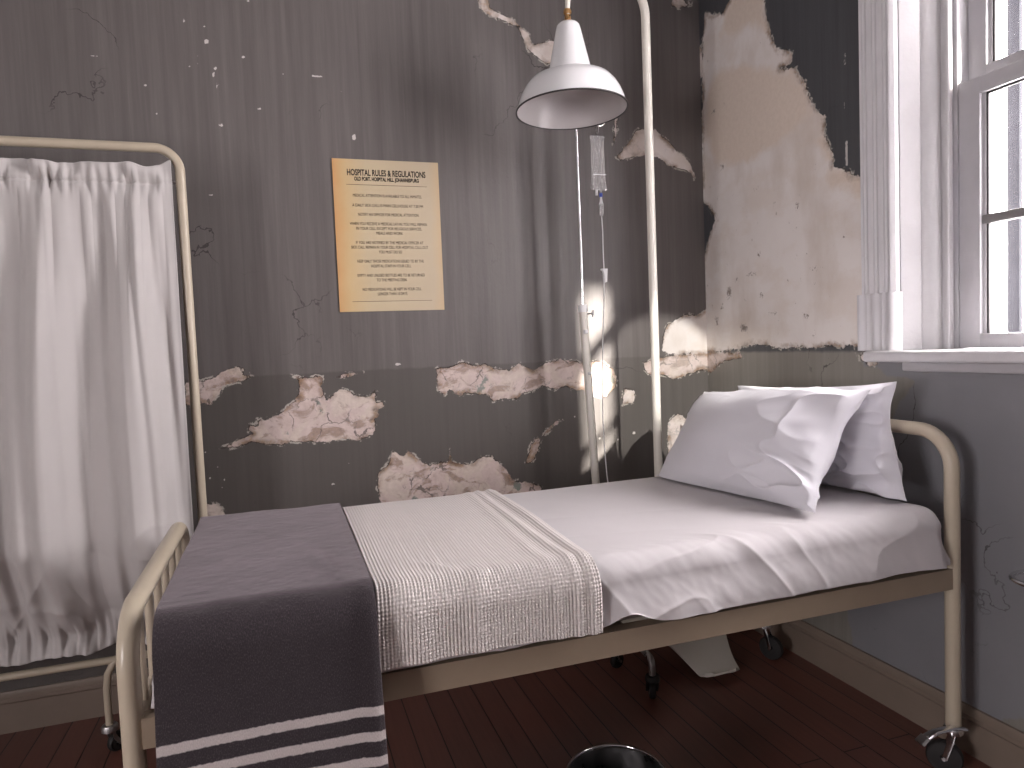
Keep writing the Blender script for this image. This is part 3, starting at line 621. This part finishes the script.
def castor(x, y, parent, z=.135, ang=0.4, pedal=False, r=.048, name='castor', fork='steel'):
    c, s = math.cos(ang), math.sin(ang); q = lambda a, b, h: (x + a * c - b * s, y + a * s + b * c, h)
    m = MB(); m.lathe([(0, z + .012), (.022, z + .012), (.026, z + .006), (.026, z - .008), (0, z - .008)], (x, y, 0), 20)
    for b in (-.017, .017):
        m.tube([q(0, b, z - .004), q(.006, b, z - .03), q(.022, b, r)], [.011, .012, .010], 10, flat=.28)
    m.tube([q(.022, -.022, r), q(.022, .022, r)], .006, 10)
    k = m.build(name, fork, parent)
    w = MB(); w.lathe([(.010, -.011), (r * .6, -.012), (r * .75, -.010), (r - .004, -.011), (r, -.006), (r, .006), (r - .004, .011), (r * .75, .010), (r * .6, .012), (.010, .011), (.010, -.011)], (0, 0, 0), 28, 'x')
    o = w.build('wheel', 'rubber', k)
    R_ = Matrix.Translation(Vector(q(.022, 0, r))) @ Matrix.Rotation(ang + math.pi / 2, 4, 'Z')
    o.data.transform(R_)
    if pedal:
        pts = [(x + .012, y - .026, z + .012), (x - .03, y - .024, z + .024), (x - .085, y - .016, z + .020), (x - .125, y - .010, z + .004)]
        MB().tube(pts, [.012, .013, .014, .016], 12, flat=.35).build('brake_pedal', 'chrome', k)
        MB().tube([(x - .118, y - .011, z + .010), (x - .138, y - .008, z - .006)], [.018, .019], 12, flat=.3).build('pedal_tip', 'steel', k)
    return k
castor(XH, YN, bed, pedal=True, ang=2.2, fork='chrome'); castor(XH, YR, bed, ang=-1.1, fork='chrome'); castor(XF, YN, bed, ang=.5); castor(XF, YR, bed, ang=2.6)

# ------------------------------------------------------------------ bedding
def drape(px, py, rect, r, ztop):
    x0, x1, y0, y1 = rect
    cx = np.clip(px, x0 + r, x1 - r); cy = np.clip(py, y0 + r, y1 - r)
    dx, dy = px - cx, py - cy; e = np.hypot(dx, dy) + 1e-9
    d = np.maximum(np.abs(dx), np.abs(dy)); d = np.where(d < 1e-9, 0, d); nx, ny = dx / e, dy / e
    a = np.clip(d / r, 0, math.pi / 2)
    fall = np.maximum(0, d - r * math.pi / 2)
    P = np.stack([cx + nx * r * np.sin(a), cy + ny * r * np.sin(a), ztop - r * (1 - np.cos(a)) - fall], -1)
    N = np.stack([nx * np.sin(a), ny * np.sin(a), np.cos(a)], -1)
    return P, N, fall
mat_ = MB(); mat_.box((-2.195, -1.398, .6165), (-.195, -.572, .782), .045, 5)
tag(mat_.build('mattress', 'ticking'), 'brown mattress showing in the gap between white sheet and bed rail', 'mattress')

MR = (-2.204, -.192, -1.420, -.553); ZT = .787
def flat_grid(x0, x1, y0, y1, nx, ny):
    return np.meshgrid(np.linspace(x0, x1, nx), np.linspace(y0, y1, ny), indexing='ij')
R0 = .052; OV = R0 * math.pi / 2
X, Y = flat_grid(MR[0] + R0 - OV - .11, MR[1] - R0 + OV + .105, MR[2] + R0 - OV - .105, MR[3] - R0 + OV + .09, 620, 380)
P, N, F = drape(X, Y, MR, R0, ZT)
near = sm(-1.28, -1.40, Y); headw = sm(-.45, -.2, X)
diag = vnoise(X * 5.5 + Y * 5 + 3, Y * 2.2 - X * 1.5)
w = .0022 * fbm(X * 5, Y * 4, 3) + .0016 * ridge(X * 1.2 + .3 * Y, Y * 5.5 + X * .8) * (1 - near)
w += near * (.011 * np.maximum(0, diag) + .006 * ridge(X * 9 + Y * 7, Y * 5 - X * 2) + .004 * fbm(X * 14 + Y * 8, Y * 10, 3) + .004 * ridge(X * 3 - Y * 11, X * 6 + Y * 3))
w += headw * (.005 * ridge(Y * 6 + X * 3, X * 7) + .003 * fbm(X * 10, Y * 10, 2))
w += sm(-.001, .09, F) * (.006 + .013 * np.maximum(0, vnoise(X * 4.3 + 7, Y * 1.5)))
P = P + N * w[..., None]
hem = .627 + .006 * vnoise(X * 3, X * 0 + 5) + .032 * np.exp(-((X + 1.195) / .055) ** 2)
low = P[..., 2] < hem; P[..., 2] = np.where(low, hem + (P[..., 2] - hem) * .03, P[..., 2])
P[..., 2] += .004 * sm(-1.2, -.4, X)
me = grid_mesh('bed_sheet', P, thickness=.0012)
sheet = link('bed_sheet', me, 'sheet', angle=0)
tag(sheet, 'wrinkled white cotton sheet tucked over the bed mattress', 'sheet')

# cream waffle-knit blanket, laid across the middle
KX0, KX1 = -1.779, -1.272
RK = .062; OK_ = RK * math.pi / 2; KR = (-9, 9, -1.440, -.540); KZ = .798
X, Y = flat_grid(KX0, KX1, KR[2] + RK - OK_ - .098, KR[3] - RK + OK_ + .07, 253, 617)
S = KR[2] + RK - Y                                    # distance past the top edge, near side
P, N, F = drape(X, Y, KR, RK, KZ)
u = (X - KX0) / (KX1 - KX0)
ribx = np.abs(np.sin(math.pi * np.arange(253) / 4))[:, None] + 0 * X; riby = np.abs(np.sin(math.pi * np.arange(617) / 4))[None, :] + 0 * X
side = sm(-.03, .06, S)
tex = .0024 * ribx * (.65 + .35 * riby) + .0034 * side * riby * ribx
fold = .007 * np.exp(-((X - KX1 + .022) / .013) ** 2) + .0065 * np.exp(-((X - KX1 + .065 + .01 * np.sin(Y * 5)) / .012) ** 2) + .004 * np.exp(-((X - KX1 + .105 + .012 * np.sin(Y * 4)) / .016) ** 2)
big = .003 * fbm(X * 4, Y * 4, 2) + .009 * np.exp(-((X + 1.545 + .02 * np.sin(S * 12)) / .022) ** 2) * sm(-.05, .08, S) + .008 * np.exp(-((X - KX0 - .05 - .25 * S) / .03) ** 2) * side
big += .006 * np.exp(-((X + 1.60 - .6 * S) / .02) ** 2) * np.exp(-((S + .05) / .05) ** 2)
P = P + N * (tex + fold + big + .0035)[..., None]
P[..., 0] += .012 * sm(.0, .12, S) * (u - .5) + .012 * u * sm(-1.2, -.55, Y) + .008 * u * np.sin(Y * 5)
P[..., 2] += -.004 * np.sin(X * 9) * sm(.05, .12, S) - .012 * u * 0
me = grid_mesh('knit_blanket', P, thickness=.004)
tag(link('knit_blanket', me, 'knit', angle=0), 'cream waffle-knit blanket folded across the middle of the bed', 'blanket')

# purple-grey wool blanket with white stripes over the foot of the bed
BX0, BX1 = -2.196, -1.785
RB = .070; OB = RB * math.pi / 2; BR = (-9, 9, -1.462, -.532); BZ = .812
STRIPES = [OB + (BZ - RB - z) for z in (.580, .531, .482, .433)]
X, Y = flat_grid(BX0, BX1, BR[2] + RB - OB - .50, BR[3] - RB + OB + .12, 200, 560)
S = BR[2] + RB - Y
P, N, F = drape(X, Y, BR, RB, BZ)
u = (X - BX0) / (BX1 - BX0); hang = sm(.05, .55, S)
o = .005 * fbm(X * 5, Y * 4, 3) + .0004 * vnoise(X * 60, Y * 60) + .006 * hang * np.sin(u * 7 + 1.2 + S * 1.5) + .010 * np.exp(-((u - .97) / .06) ** 2) * sm(-.2, .2, S)
o += .006 * np.exp(-((X - BX1 + .05 - .25 * S) / .025) ** 2) * np.exp(-((S + .15) / .15) ** 2)
P = P + N * (o + .006)[..., None]
P[..., 1] -= .030 * hang
P[..., 0] += .010 * (u - .5) * hang - .035 * (1 - u) * sm(0, .2, S) * 0 + .022 * u * sm(-.1, .45, S) * 0
uv = np.stack([X, S], -1)
MATS['wool'] = blanket_mat()
me = grid_mesh('wool_blanket', P, uv=uv, thickness=.006)
tag(link('wool_blanket', me, 'wool', angle=0), 'purple grey wool blanket with white end stripes hanging over the bed foot', 'blanket')

def pillow(name, bot, top, half_w, ydir_tilt, T, label, seed, wr=1.0, bend=0.0, wx=0.0, pinch=0.0):
    """bot/top: middle of the lower and upper long edge; the pillow's width runs along -y"""
    b, t = np.array(bot, float), np.array(top, float); H = t - b; h = np.linalg.norm(H); H /= h
    Wd = np.array([wx, -1.0, ydir_tilt]); Wd -= H * (Wd @ H); Wd /= np.linalg.norm(Wd); Nn = np.cross(Wd, H)
    if Nn[0] > 0: Nn = -Nn
    n1, n2 = 260, 180
    a = np.linspace(-1, 1, n1); a = np.sign(a) * (1 - (1 - np.abs(a)) ** 1.35); c = np.linspace(-1, 1, n2); c = np.sign(c) * (1 - (1 - np.abs(c)) ** 1.35)
    U, V = np.meshgrid(a, c, indexing='ij'); out = []
    for sd in (1, -1):
        prof = np.clip((1 - np.abs(U) ** 2.3), 0, 1) ** .62 * np.clip((1 - np.abs(V) ** 2.1), 0, 1) ** .62
        edge = np.minimum(1 - np.abs(U), (1 - np.abs(V)) * .7)
        kk = vnoise(U * 2.2 + seed, V * 1.6 + seed * 2)
        cr = sm(0, .06, edge) * sm(1.0, .15, edge); rt = sm(-.15, .75, U)
        wrk = wr * cr * rt * (.022 * ridge(U * 3.2 + .9 * V + .8 * kk + seed * 3.1, V * 1.1 - U * .4 + seed) - .004)
        wrk += wr * cr * rt * .016 * ridge(U * 1.6 - V * 2.6 + seed, V * 1.7 + U * 2.0 + .7 * kk)
        wrk += wr * .007 * fbm(U * 1.8 + seed * 5, V * 1.5, 2) * sm(0, .2, edge)
        wrk += wr * .004 * ridge(V * 4 + seed + U, U * 1.2 + kk) * sm(.45, .05, edge) * sm(0, .05, edge)
        th = T * prof * (1 + .16 * vnoise(U * 1.2 + seed, V * 1.1)) + wrk * (1 if sd > 0 else .4)
        th = np.where(edge < 1e-6, 0, th)
        xx = half_w * U * (1 - (.05 + pinch * (U > 0)) * (1 - V ** 2) * U ** 2 + .008 * vnoise(V * 4 + seed, U * 0 + 1)); yy = h / 2 * V * (1 - .085 * (1 - U ** 2) * V ** 2 + .012 * vnoise(U * 4 + seed, V * 0 + 2))
        off = sd * th + bend * (1 - U ** 2) * (V + 1) * .5 + .012 * vnoise(U * 2 + seed, V * 2 + 4) * (1 - edge) ** 3
        P = (b + t) / 2 + xx[..., None] * Wd + yy[..., None] * H + off[..., None] * Nn
        P[..., 2] = np.maximum(P[..., 2], .7985 + .02 * np.maximum(0, P[..., 2] - .76))
        out.append(P if sd > 0 else P[::-1])
    bm = bmesh.new()
    for P in out:
        me = grid_mesh('half', P); bm.from_mesh(me); bpy.data.meshes.remove(me)
    bmesh.ops.remove_doubles(bm, verts=list(bm.verts), dist=.0004)
    me = bpy.data.meshes.new(name); bm.to_mesh(me); bm.free()
    zmin = min(v.co.z for v in me.vertices)
    return tag(link(name, me, 'pillow', angle=0), label, 'pillow', 'pillows at the bed head')
pillow('pillow', (-.245, -.970, .782), (-.262, -.95, 1.130), .368, .0, .070, 'white pillow standing upright behind, against the bed head rail', 2.3, 1.6, pinch=.03)
pillow('pillow', (-.614, -.978, .788), (-.380, -.940, 1.118), .372, -.03, .118, 'plump white pillow in front, leaning back on the other pillow', 5.1, 1.0, wx=.02, pinch=.07)

# ------------------------------------------------------------------ privacy screen
SY = -.30; SX1, SX0 = -2.222, -3.62; STOP = 1.995
scr = thing('privacy_screen', 'cream tubular privacy screen standing left of the bed', 'screen', ((SX0 + SX1) / 2, SY, 0))
MB().tube(rounded([(SX0, SY, .30), (SX0, SY, STOP), (SX1, SY, STOP), (SX1, SY, .30)], .075, 10), .0155, 16).build('frame', 'cream', scr)
MB().tube([(SX0, SY, .312), (SX1, SY, .312)], .0125, 14).build('bottom_bar', 'cream', scr)
for z in (.425, 1.885): MB().tube([(SX0, SY, z), (SX1, SY, z)], .004, 8).build('curtain_wire', 'steel', scr)
for x in (-2.545, -3.32):
    lg = MB().tube([(x + .035, SY, .312), (x + .022, SY - .003, .30), (x + .006, SY - .006, .27), (x, SY - .006, .22), (x, SY - .006, .10)], .0115, 12).build('leg', 'cream', scr)
    castor(x, SY - .006, lg, z=.088, ang=.8, r=.032)
for x in (SX0, SX1):
    lg = MB().tube([(x, SY, .31), (x, SY, .10)], .0115, 12).build('leg', 'cream', scr); castor(x, SY, lg, z=.088, ang=1.9, r=.032)
nx, nz = 900, 330
xs = np.linspace(SX0 + .03, SX1 - .024, nx); t = np.linspace(0, 1, nz)
X, T_ = np.meshgrid(xs, t, indexing='ij')
ztop = 1.936 + .009 * vnoise(X * 9, X * 0 + 3) + .006 * vnoise(X * 22, X * 0) - .018 * np.exp(-((X + 2.315) / .03) ** 2) + .012 * sm(-2.285, -2.246, X)
zbot = .372 + .010 * vnoise(X * 16, X * 0 + 8) - .006 * sm(-2.6, -2.9, X)
Z = ztop + (zbot - ztop) * T_
ph = X * 30 + 2.6 * vnoise(X * 3.1, X * 0 + 2)
big = (.5 + .5 * np.sin(ph + .25 * np.sin(Z * 3) + .9 * vnoise(X * 1.5, Z * .9))) ** .75
amp = .012 + .062 * sm(1.87, 1.35, Z)
drift = .6 * vnoise(X * 2.4, Z * .6)
fine = vnoise(X * 26 + .5 * Z, Z * .9 + 3)
gather = vnoise(X * 75, Z * 2.5)
ct = np.exp(-((Z - 1.876) / .035) ** 2); cb = np.exp(-((Z - .425) / .045) ** 2)
sag = .105 * sm(.44, .76, Z) * sm(1.75, .74, Z)
yo = -sag * (.75 + .25 * vnoise(X * 4, X * 0)) - amp * big * (1 - ct) * (1 - .6 * cb) - .030 * fine * sm(1.88, 1.6, Z) * (1 - cb) * sm(.40, .55, Z) - .014 * gather * (ct + cb) - .016 * np.maximum(0, vnoise(X * 34 + 5, Z * .5)) * sm(1.88, 1.80, Z) * sm(1.25, 1.7, Z) - .006 * drift
yo += -.030 * np.maximum(0, vnoise(X * 9 + 3 * Z, Z * 5)) * sm(.85, .62, Z) * (1 - cb)
yo += -.012 * ridge(X * 6 - Z * 4, Z * 6 + X) * sm(.95, .7, Z) * (1 - cb)
yo += -.010 * vnoise(X * 40, Z * 6) * sm(.42, .37, Z) - .022 * vnoise(X * 30, Z * 7 + 9) * sm(1.88, 1.92, Z) + .008 * np.exp(-((Z - 1.876) / .006) ** 2)
edge = sm(SX1 - .03, SX1 - .10, X); edge0 = sm(SX0 + .03, SX0 + .10, X)
yo = yo * (.25 + .75 * edge) * (.25 + .75 * edge0)
P = np.stack([X + .010 * vnoise(X * 12, Z * 1.2) * edge * edge0, SY - .020 + yo, Z], -1)
me = grid_mesh('curtain', P, thickness=.0012)
tag(link('curtain', me, 'curtain', angle=0), 'gathered off-white curtain with ruffled edges hung on the screen', 'curtain')

# ------------------------------------------------------------------ drop-arm lamp behind the bed
LX, LY, CR = -.545, -.455, .1615
lampo = thing('floor_lamp', 'cream crook-necked floor lamp with white enamel shade behind the bed', 'lamp', (LX, LY, 0))
pts = [(LX, LY, .17), (LX, LY, 1.2), (LX, LY, 2.53)] + arc((LX - CR, LY, 2.53), CR, 0, math.pi, 20, (1, 0, 0), (0, 0, 1))[1:]
SXc = LX - 2 * CR; pts.append((SXc, LY, 2.505))
MB().tube(pts, [.0165] * (len(pts) - 12) + list(np.linspace(.0165, .0085, 12)), 18).build('pole', 'pole', lampo)
tilt = Matrix.Translation((SXc, LY, 2.44)) @ Matrix.Rotation(math.radians(0.2), 4, 'Y') @ Matrix.Rotation(math.radians(-1.6), 4, 'X') @ Matrix.Diagonal((.89, .89, 1.04, 1)) @ Matrix.Translation((-SXc, -LY, -2.44 + .018))
MB().tube([(SXc, LY, 2.50), (SXc, LY, 2.53)], .0085, 12).build('drop_rod', 'pole', lampo)
fit = MB().lathe([(0, 2.505), (.012, 2.505), (.016, 2.498), (.016, 2.490), (.011, 2.486), (.0135, 2.478), (.0135, 2.468), (.019, 2.462), (.019, 2.452), (0, 2.452)], (SXc, LY, 0), 24).build('brass_fitting', 'brass', lampo)
o_prof = [(.016, 2.455), (.040, 2.452), (.048, 2.444), (.052, 2.43), (.0905, 2.280), (.093, 2.275), (.108, 2.272), (.140, 2.263), (.168, 2.252), (.190, 2.230), (.206, 2.206), (.218, 2.180), (.226, 2.158), (.231, 2.150)]
i_prof = [(.228, 2.149), (.222, 2.160), (.214, 2.181), (.202, 2.205), (.186, 2.228), (.165, 2.249), (.138, 2.258), (.106, 2.267), (.088, 2.272), (.050, 2.42), (.0, 2.43)]
sh = MB().lathe(o_prof, (SXc, LY, 0), 72).build('shade', 'enamel', lampo)
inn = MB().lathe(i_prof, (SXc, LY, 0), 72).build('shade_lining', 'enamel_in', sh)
rimt = MB().lathe([(.2265, 2.1495), (.2285, 2.1465), (.2325, 2.1475), (.2325, 2.1515), (.2295, 2.1525), (.2265, 2.1495)], (SXc, LY, 0), 96).build('rim', 'rim_black', sh)
bl = MB().lathe([(0, 2.235), (.018, 2.238), (.029, 2.254), (.030, 2.27), (.022, 2.29), (.014, 2.305), (.014, 2.40), (0, 2.40)], (SXc, LY, 0), 24).build('bulb', 'white_plastic', lampo)
for o in (sh, inn, rimt, bl, fit): o.data.transform(tilt)
# sloping base plate with flared sides, running forward under the bed
n1, n2 = 40, 24; v = np.linspace(0, 1, n1); uu = np.linspace(-1, 1, n2); V, U = np.meshgrid(v, uu, indexing='ij')
hw = .086 + .16 * (1 - V) ** 1.7; hw = np.where(V > .9, hw - .03 * ((V - .9) / .1) ** 3, hw)
yy = -.40 - .285 * V; zz = .185 - .07 * V - .085 * sm(.25, 1, V) + .012 * (V > .9) * ((V - .9) / .1) ** 2 - .006 * U ** 2
P = np.stack([-.420 - .05 * (1 - V) + U * hw, yy + .012 * np.abs(U) ** 4 * V, zz], -1)
# the plate tips up towards its left side
link('base_plate', grid_mesh('base_plate', P, thickness=.007), 'pole', lampo)
MB().lathe([(0, .200), (.026, .200), (.034, .19), (.034, .165), (.05, .158), (.05, .148), (0, .148)], (LX, LY, 0), 28).build('pole_socket', 'cream', lampo)
for dx, dy in ((-.21, .03), (.17, .12)):
    lg = MB().tube(rounded([(LX, LY, .155), (LX + dx, LY + dy, .155), (LX + dx, LY + dy, .10)], .03, 6), .011, 12).build('leg', 'steel', lampo)
    castor(LX + dx, LY + dy, lg, z=.09, ang=.4, r=.032)

# ------------------------------------------------------------------ drip stand and its bag
IX, IY = -.712, -.222
iv = thing('drip_stand', 'white and chrome drip stand with thumb screw behind the bed', 'drip stand', (IX, IY, 0))
TX = -.745
MB().tube([(IX + .03, IY, .16), (IX, IY, .745), (TX + .003, IY, 1.43)], .0165, 16).build('lower_tube', 'pole', iv)
MB().tube([(TX + .003, IY, 1.40), (TX, IY, 2.188)], .0068, 12).build('upper_rod', 'chrome', iv)
MB().lathe([(.008, 1.425), (.0185, 1.425), (.020, 1.432), (.020, 1.448), (.017, 1.455), (.008, 1.455)], (TX + .003, IY, 0), 24).build('collar', 'white_plastic', iv)
m = MB(); m.tube([(TX + .015, IY, 1.418), (TX + .05, IY - .004, 1.418)], .0035, 10); m.tube([(TX + .046, IY - .004, 1.404), (TX + .046, IY - .004, 1.432)], [.005, .005], 10); m.build('thumb_screw', 'steel', iv)
MB().box((TX - .004, IY - .021, 1.335), (TX + .014, IY - .012, 1.352), .002).build('clip', 'steel', iv); MB().box((IX - .025, IY - .021, 1.165), (IX - .011, IY - .014, 1.176), .002).build('clip', 'steel', iv)
hk = MB(); hk.tube([(TX - .095, IY, 2.205), (TX - .09, IY, 2.192), (TX - .075, IY, 2.188), (TX + .107, IY, 2.188), (TX + .118, IY, 2.190), (TX + .125, IY, 2.197), (TX + .128, IY, 2.210)], .0042, 10); hk.build('hook_arm', 'chrome', iv)
legx = [(-.736, -.70), (-.95, -.10), (-.47, -.12), (-.62, -.09)]
MB().lathe([(0, .185), (.024, .185), (.03, .178), (.03, .135), (0, .135)], (IX + .03, IY, 0), 24).build('hub', 'steel', iv)
for x, y in legx:
    lg = MB().tube(rounded([(IX + .03, IY, .155), (x, y, .155), (x, y, .095)], .022, 6), .012, 12).build('leg', 'steel', iv)
    castor(x, y, lg, z=.085, ang=1.2, r=.033, fork='rubber')
BX, BY = -.650, IY
bag = thing('drip_bag', 'clear drip bag with tubing hanging from the drip stand', 'drip bag', (BX, BY, 1.93))
MB().tube([(BX, BY + .018 * math.cos(q) * .6, 2.1785 + .023 * math.sin(q)) for q in np.linspace(0, 2 * math.pi, 25)], .0022, 8).build('hanging_loop', 'steel', bag)
n1, n2 = 40, 60; U, V = np.meshgrid(np.linspace(-1, 1, n1), np.linspace(0, 1, n2), indexing='ij')
hw = .029 + .003 * V + .004 * np.exp(-((V - .03) / .05) ** 2) + .006 * sm(.82, .97, V); halves = []
for sd in (1, -1):
    th = .014 * np.clip(1 - U ** 2, 0, 1) ** .7 * sm(0, .15, V) * sm(1, .82, V) * (.55 + .45 * V) + .0045 * vnoise(U * 5 + sd, V * 6 + U) * (1 - U ** 2) + .004 * np.exp(-((V - .73) / .012) ** 2) * (1 - U ** 2)
    halves.append(np.stack([BX - .002 + U * hw, BY - sd * (th + .0006), 2.148 - .222 * V], -1))
bm = bmesh.new()
for i, P in enumerate(halves):
    me = grid_mesh('h', P if i else P[::-1]); bm.from_mesh(me); bpy.data.meshes.remove(me)
me = bpy.data.meshes.new('bag'); bm.to_mesh(me); bm.free(); pouch = link('pouch', me, 'bag', bag, angle=0)
MB().box((BX - .030, BY - .0125, 1.986), (BX + .028, BY - .0110, 1.9885), 0).build('seam', 'white_plastic', pouch)
MB().tube([(BX - .012, BY, 1.928), (BX - .013, BY, 1.905)], [.0045, .0055], 12).build('port', 'white_plastic', bag)
MB().tube([(BX + .006, BY, 1.928), (BX + .006, BY, 1.912)], .0048, 12).build('port', 'tubing', bag)
MB().tube([(BX + .007, BY, 1.914), (BX + .007, BY, 1.898)], .0068, 14).build('spike_cap', 'blue_plastic', bag)
MB().tube([(BX + .007, BY, 1.898), (BX + .007, BY, 1.880), (BX + .007, BY, 1.866)], [.004, .006, .0105], 14).build('spike', 'white_plastic', bag)
MB().lathe([(0, 1.868), (.010, 1.868), (.0105, 1.864), (.0085, 1.835), (.008, 1.825), (.003, 1.818), (0, 1.818)], (BX + .007, BY, 0), 20).build('drip_chamber', 'tubing', bag)
tb = [(BX + .007, BY, 1.82), (BX + .010, BY, 1.76), (BX + .009, BY, 1.68), (BX + .010, BY, 1.60), (BX + .004, BY, 1.46), (BX - .005, BY + .004, 1.30), (BX - .012, BY + .004, 1.12), (BX - .017, BY + .002, .98), (BX - .020, BY - .01, .86), (BX - .022, BY - .03, .74), (BX - .015, BY - .05, .60), (BX, BY - .06, .50)]
MB().tube(tb, .0024, 8).build('tubing', 'white_plastic', bag)
m = MB(); m.prism([(-.013, 1.603), (.013, 1.603), (.012, 1.592), (.009, 1.548), (-.001, 1.545), (-.003, 1.58), (-.006, 1.594), (-.013, 1.598)], -.008, .008, lambda a, b, t_: (BX + .010 + a, BY + t_, b)); m.build('roller_clamp', 'white_plastic', bag)

# ------------------------------------------------------------------ poster
PX0, PX1, PZ0, PZ1 = -1.704, -1.277, 1.460, 2.066
pst = thing('poster', 'yellowed hospital rules poster fixed to the grey back wall', 'poster', ((PX0 + PX1) / 2, -.002, PZ0))
MATS['poster'] = poster_mat()
MB().box((PX0, -.006, PZ0), (PX1, -.003, PZ1), 0).build('sheet', 'poster', pst, smooth=False)
PW = PX1 - PX0; PH = PZ1 - PZ0
def text(s, fx, fy, size, width, name='text_line'):
    cu = bpy.data.curves.new(name, 'FONT'); cu.body = s; cu.align_x = 'CENTER'; cu.align_y = 'CENTER'; cu.size = size
    if name == 'heading': cu.offset = .0009
    o = bpy.data.objects.new('tmp', cu); COL.objects.link(o); bpy.context.view_layer.update()
    me = bpy.data.meshes.new_from_object(o.evaluated_get(bpy.context.evaluated_depsgraph_get()))
    bpy.data.objects.remove(o); bpy.data.curves.remove(cu)
    xs_ = [v.co.x for v in me.vertices]; k = width * PW / (max(xs_) - min(xs_))
    me.transform(Matrix.Translation((PX0 + fx * PW, -.0066, PZ1 - fy * PH)) @ Matrix(((k, 0, 0, 0), (0, 0, 1, 0), (0, 1, 0, 0), (0, 0, 0, 1))))
    link(name, me, 'ink', pst, smooth=False)
text('HOSPITAL RULES & REGULATIONS', .500, .088, .034, .74, 'heading')
text('OLD FORT, HOSPITAL HILL, JOHANNESBURG', .500, .128, .0205, .61, 'heading')
MB().box((PX0 + .12 * PW, -.0067, PZ1 - .1665 * PH), (PX0 + .88 * PW, -.0062, PZ1 - .1645 * PH), 0).build('rule_line', 'ink', pst, smooth=False)
MB().box((PX0 + .12 * PW, -.0067, PZ1 - .9345 * PH), (PX0 + .88 * PW, -.0062, PZ1 - .9325 * PH), 0).build('rule_line', 'ink', pst, smooth=False)
for s, fy, w in (('MEDICAL ATTENTION IS AVAILABLE TO ALL INMATES.', .236, .65), ('A DAILY SICK CALL IS MAIN CELLHOUSE AT 7:30 PM', .300, .67), ('NOTIFY AN OFFICER FOR MEDICAL ATTENTION', .360, .57),
                 ('WHEN YOU RECEIVE A MEDICAL LAY-IN, YOU WILL REMAIN', .421, .73), ('IN YOUR CELL EXCEPT FOR RELIGIOUS SERVICES,', .452, .62), ('MEALS AND WORK', .483, .25),
                 ('IF YOU ARE NOTIFIED BY THE MEDICAL OFFICER AT', .545, .64), ('SICK CALL REMAIN IN YOUR CELL FOR HOSPITAL CALL-OUT', .576, .73), ('YOU MUST DO SO', .607, .22),
                 ('KEEP ONLY THOSE MEDICATIONS ISSUED TO BY THE', .668, .63), ('HOSPITAL STAFF IN YOUR CELL', .700, .38),
                 ('EMPTY AND UNUSED BOTTLES ARE TO BE RETURNED', .762, .64), ('TO THE MEETING DESK', .793, .29), ('NO MEDICATIONS WILL BE KEPT IN YOUR CELL', .855, .56), ('LONGER THAN 10 DAYS', .886, .28)):
    text(s, .500, fy, .0165, w)

# ------------------------------------------------------------------ small things
bc = (-1.205, -1.35)
bk = thing('bucket', 'steel bucket with rolled rim on the floor in front of the bed', 'bucket', (bc[0], bc[1], 0))
rz = .225; rr = .123
MB().lathe([(0, .004), (.085, .004), (.09, 0), (.094, .004), (rr - .002, rz - .004), (rr - .006, rz - .004), (.088, .010), (0, .010)], (*bc, 0), 64).build('body', 'dark_steel', bk)
MB().tube(arc((*bc, rz), rr, 0, 2 * math.pi, 72, (1, 0, 0), (0, 1, 0)), .0042, 12, caps=False).build('rim', 'chrome', bk)
ring = thing('hook_ring', 'small chrome ring bracket on the grey wall at the right edge', 'ring', (0, -1.62, .64))
MB().tube(arc((-.085, -1.615, .632), .073, 0, 2 * math.pi, 48, (1, 0, 0), (0, 1, 0)), .0065, 14, caps=False).build('loop', 'chrome', ring)
MB().tube([(-.012, -1.615, .632), (-.001, -1.615, .632)], [.007, .022], 20).build('wall_plate', 'chrome', ring)
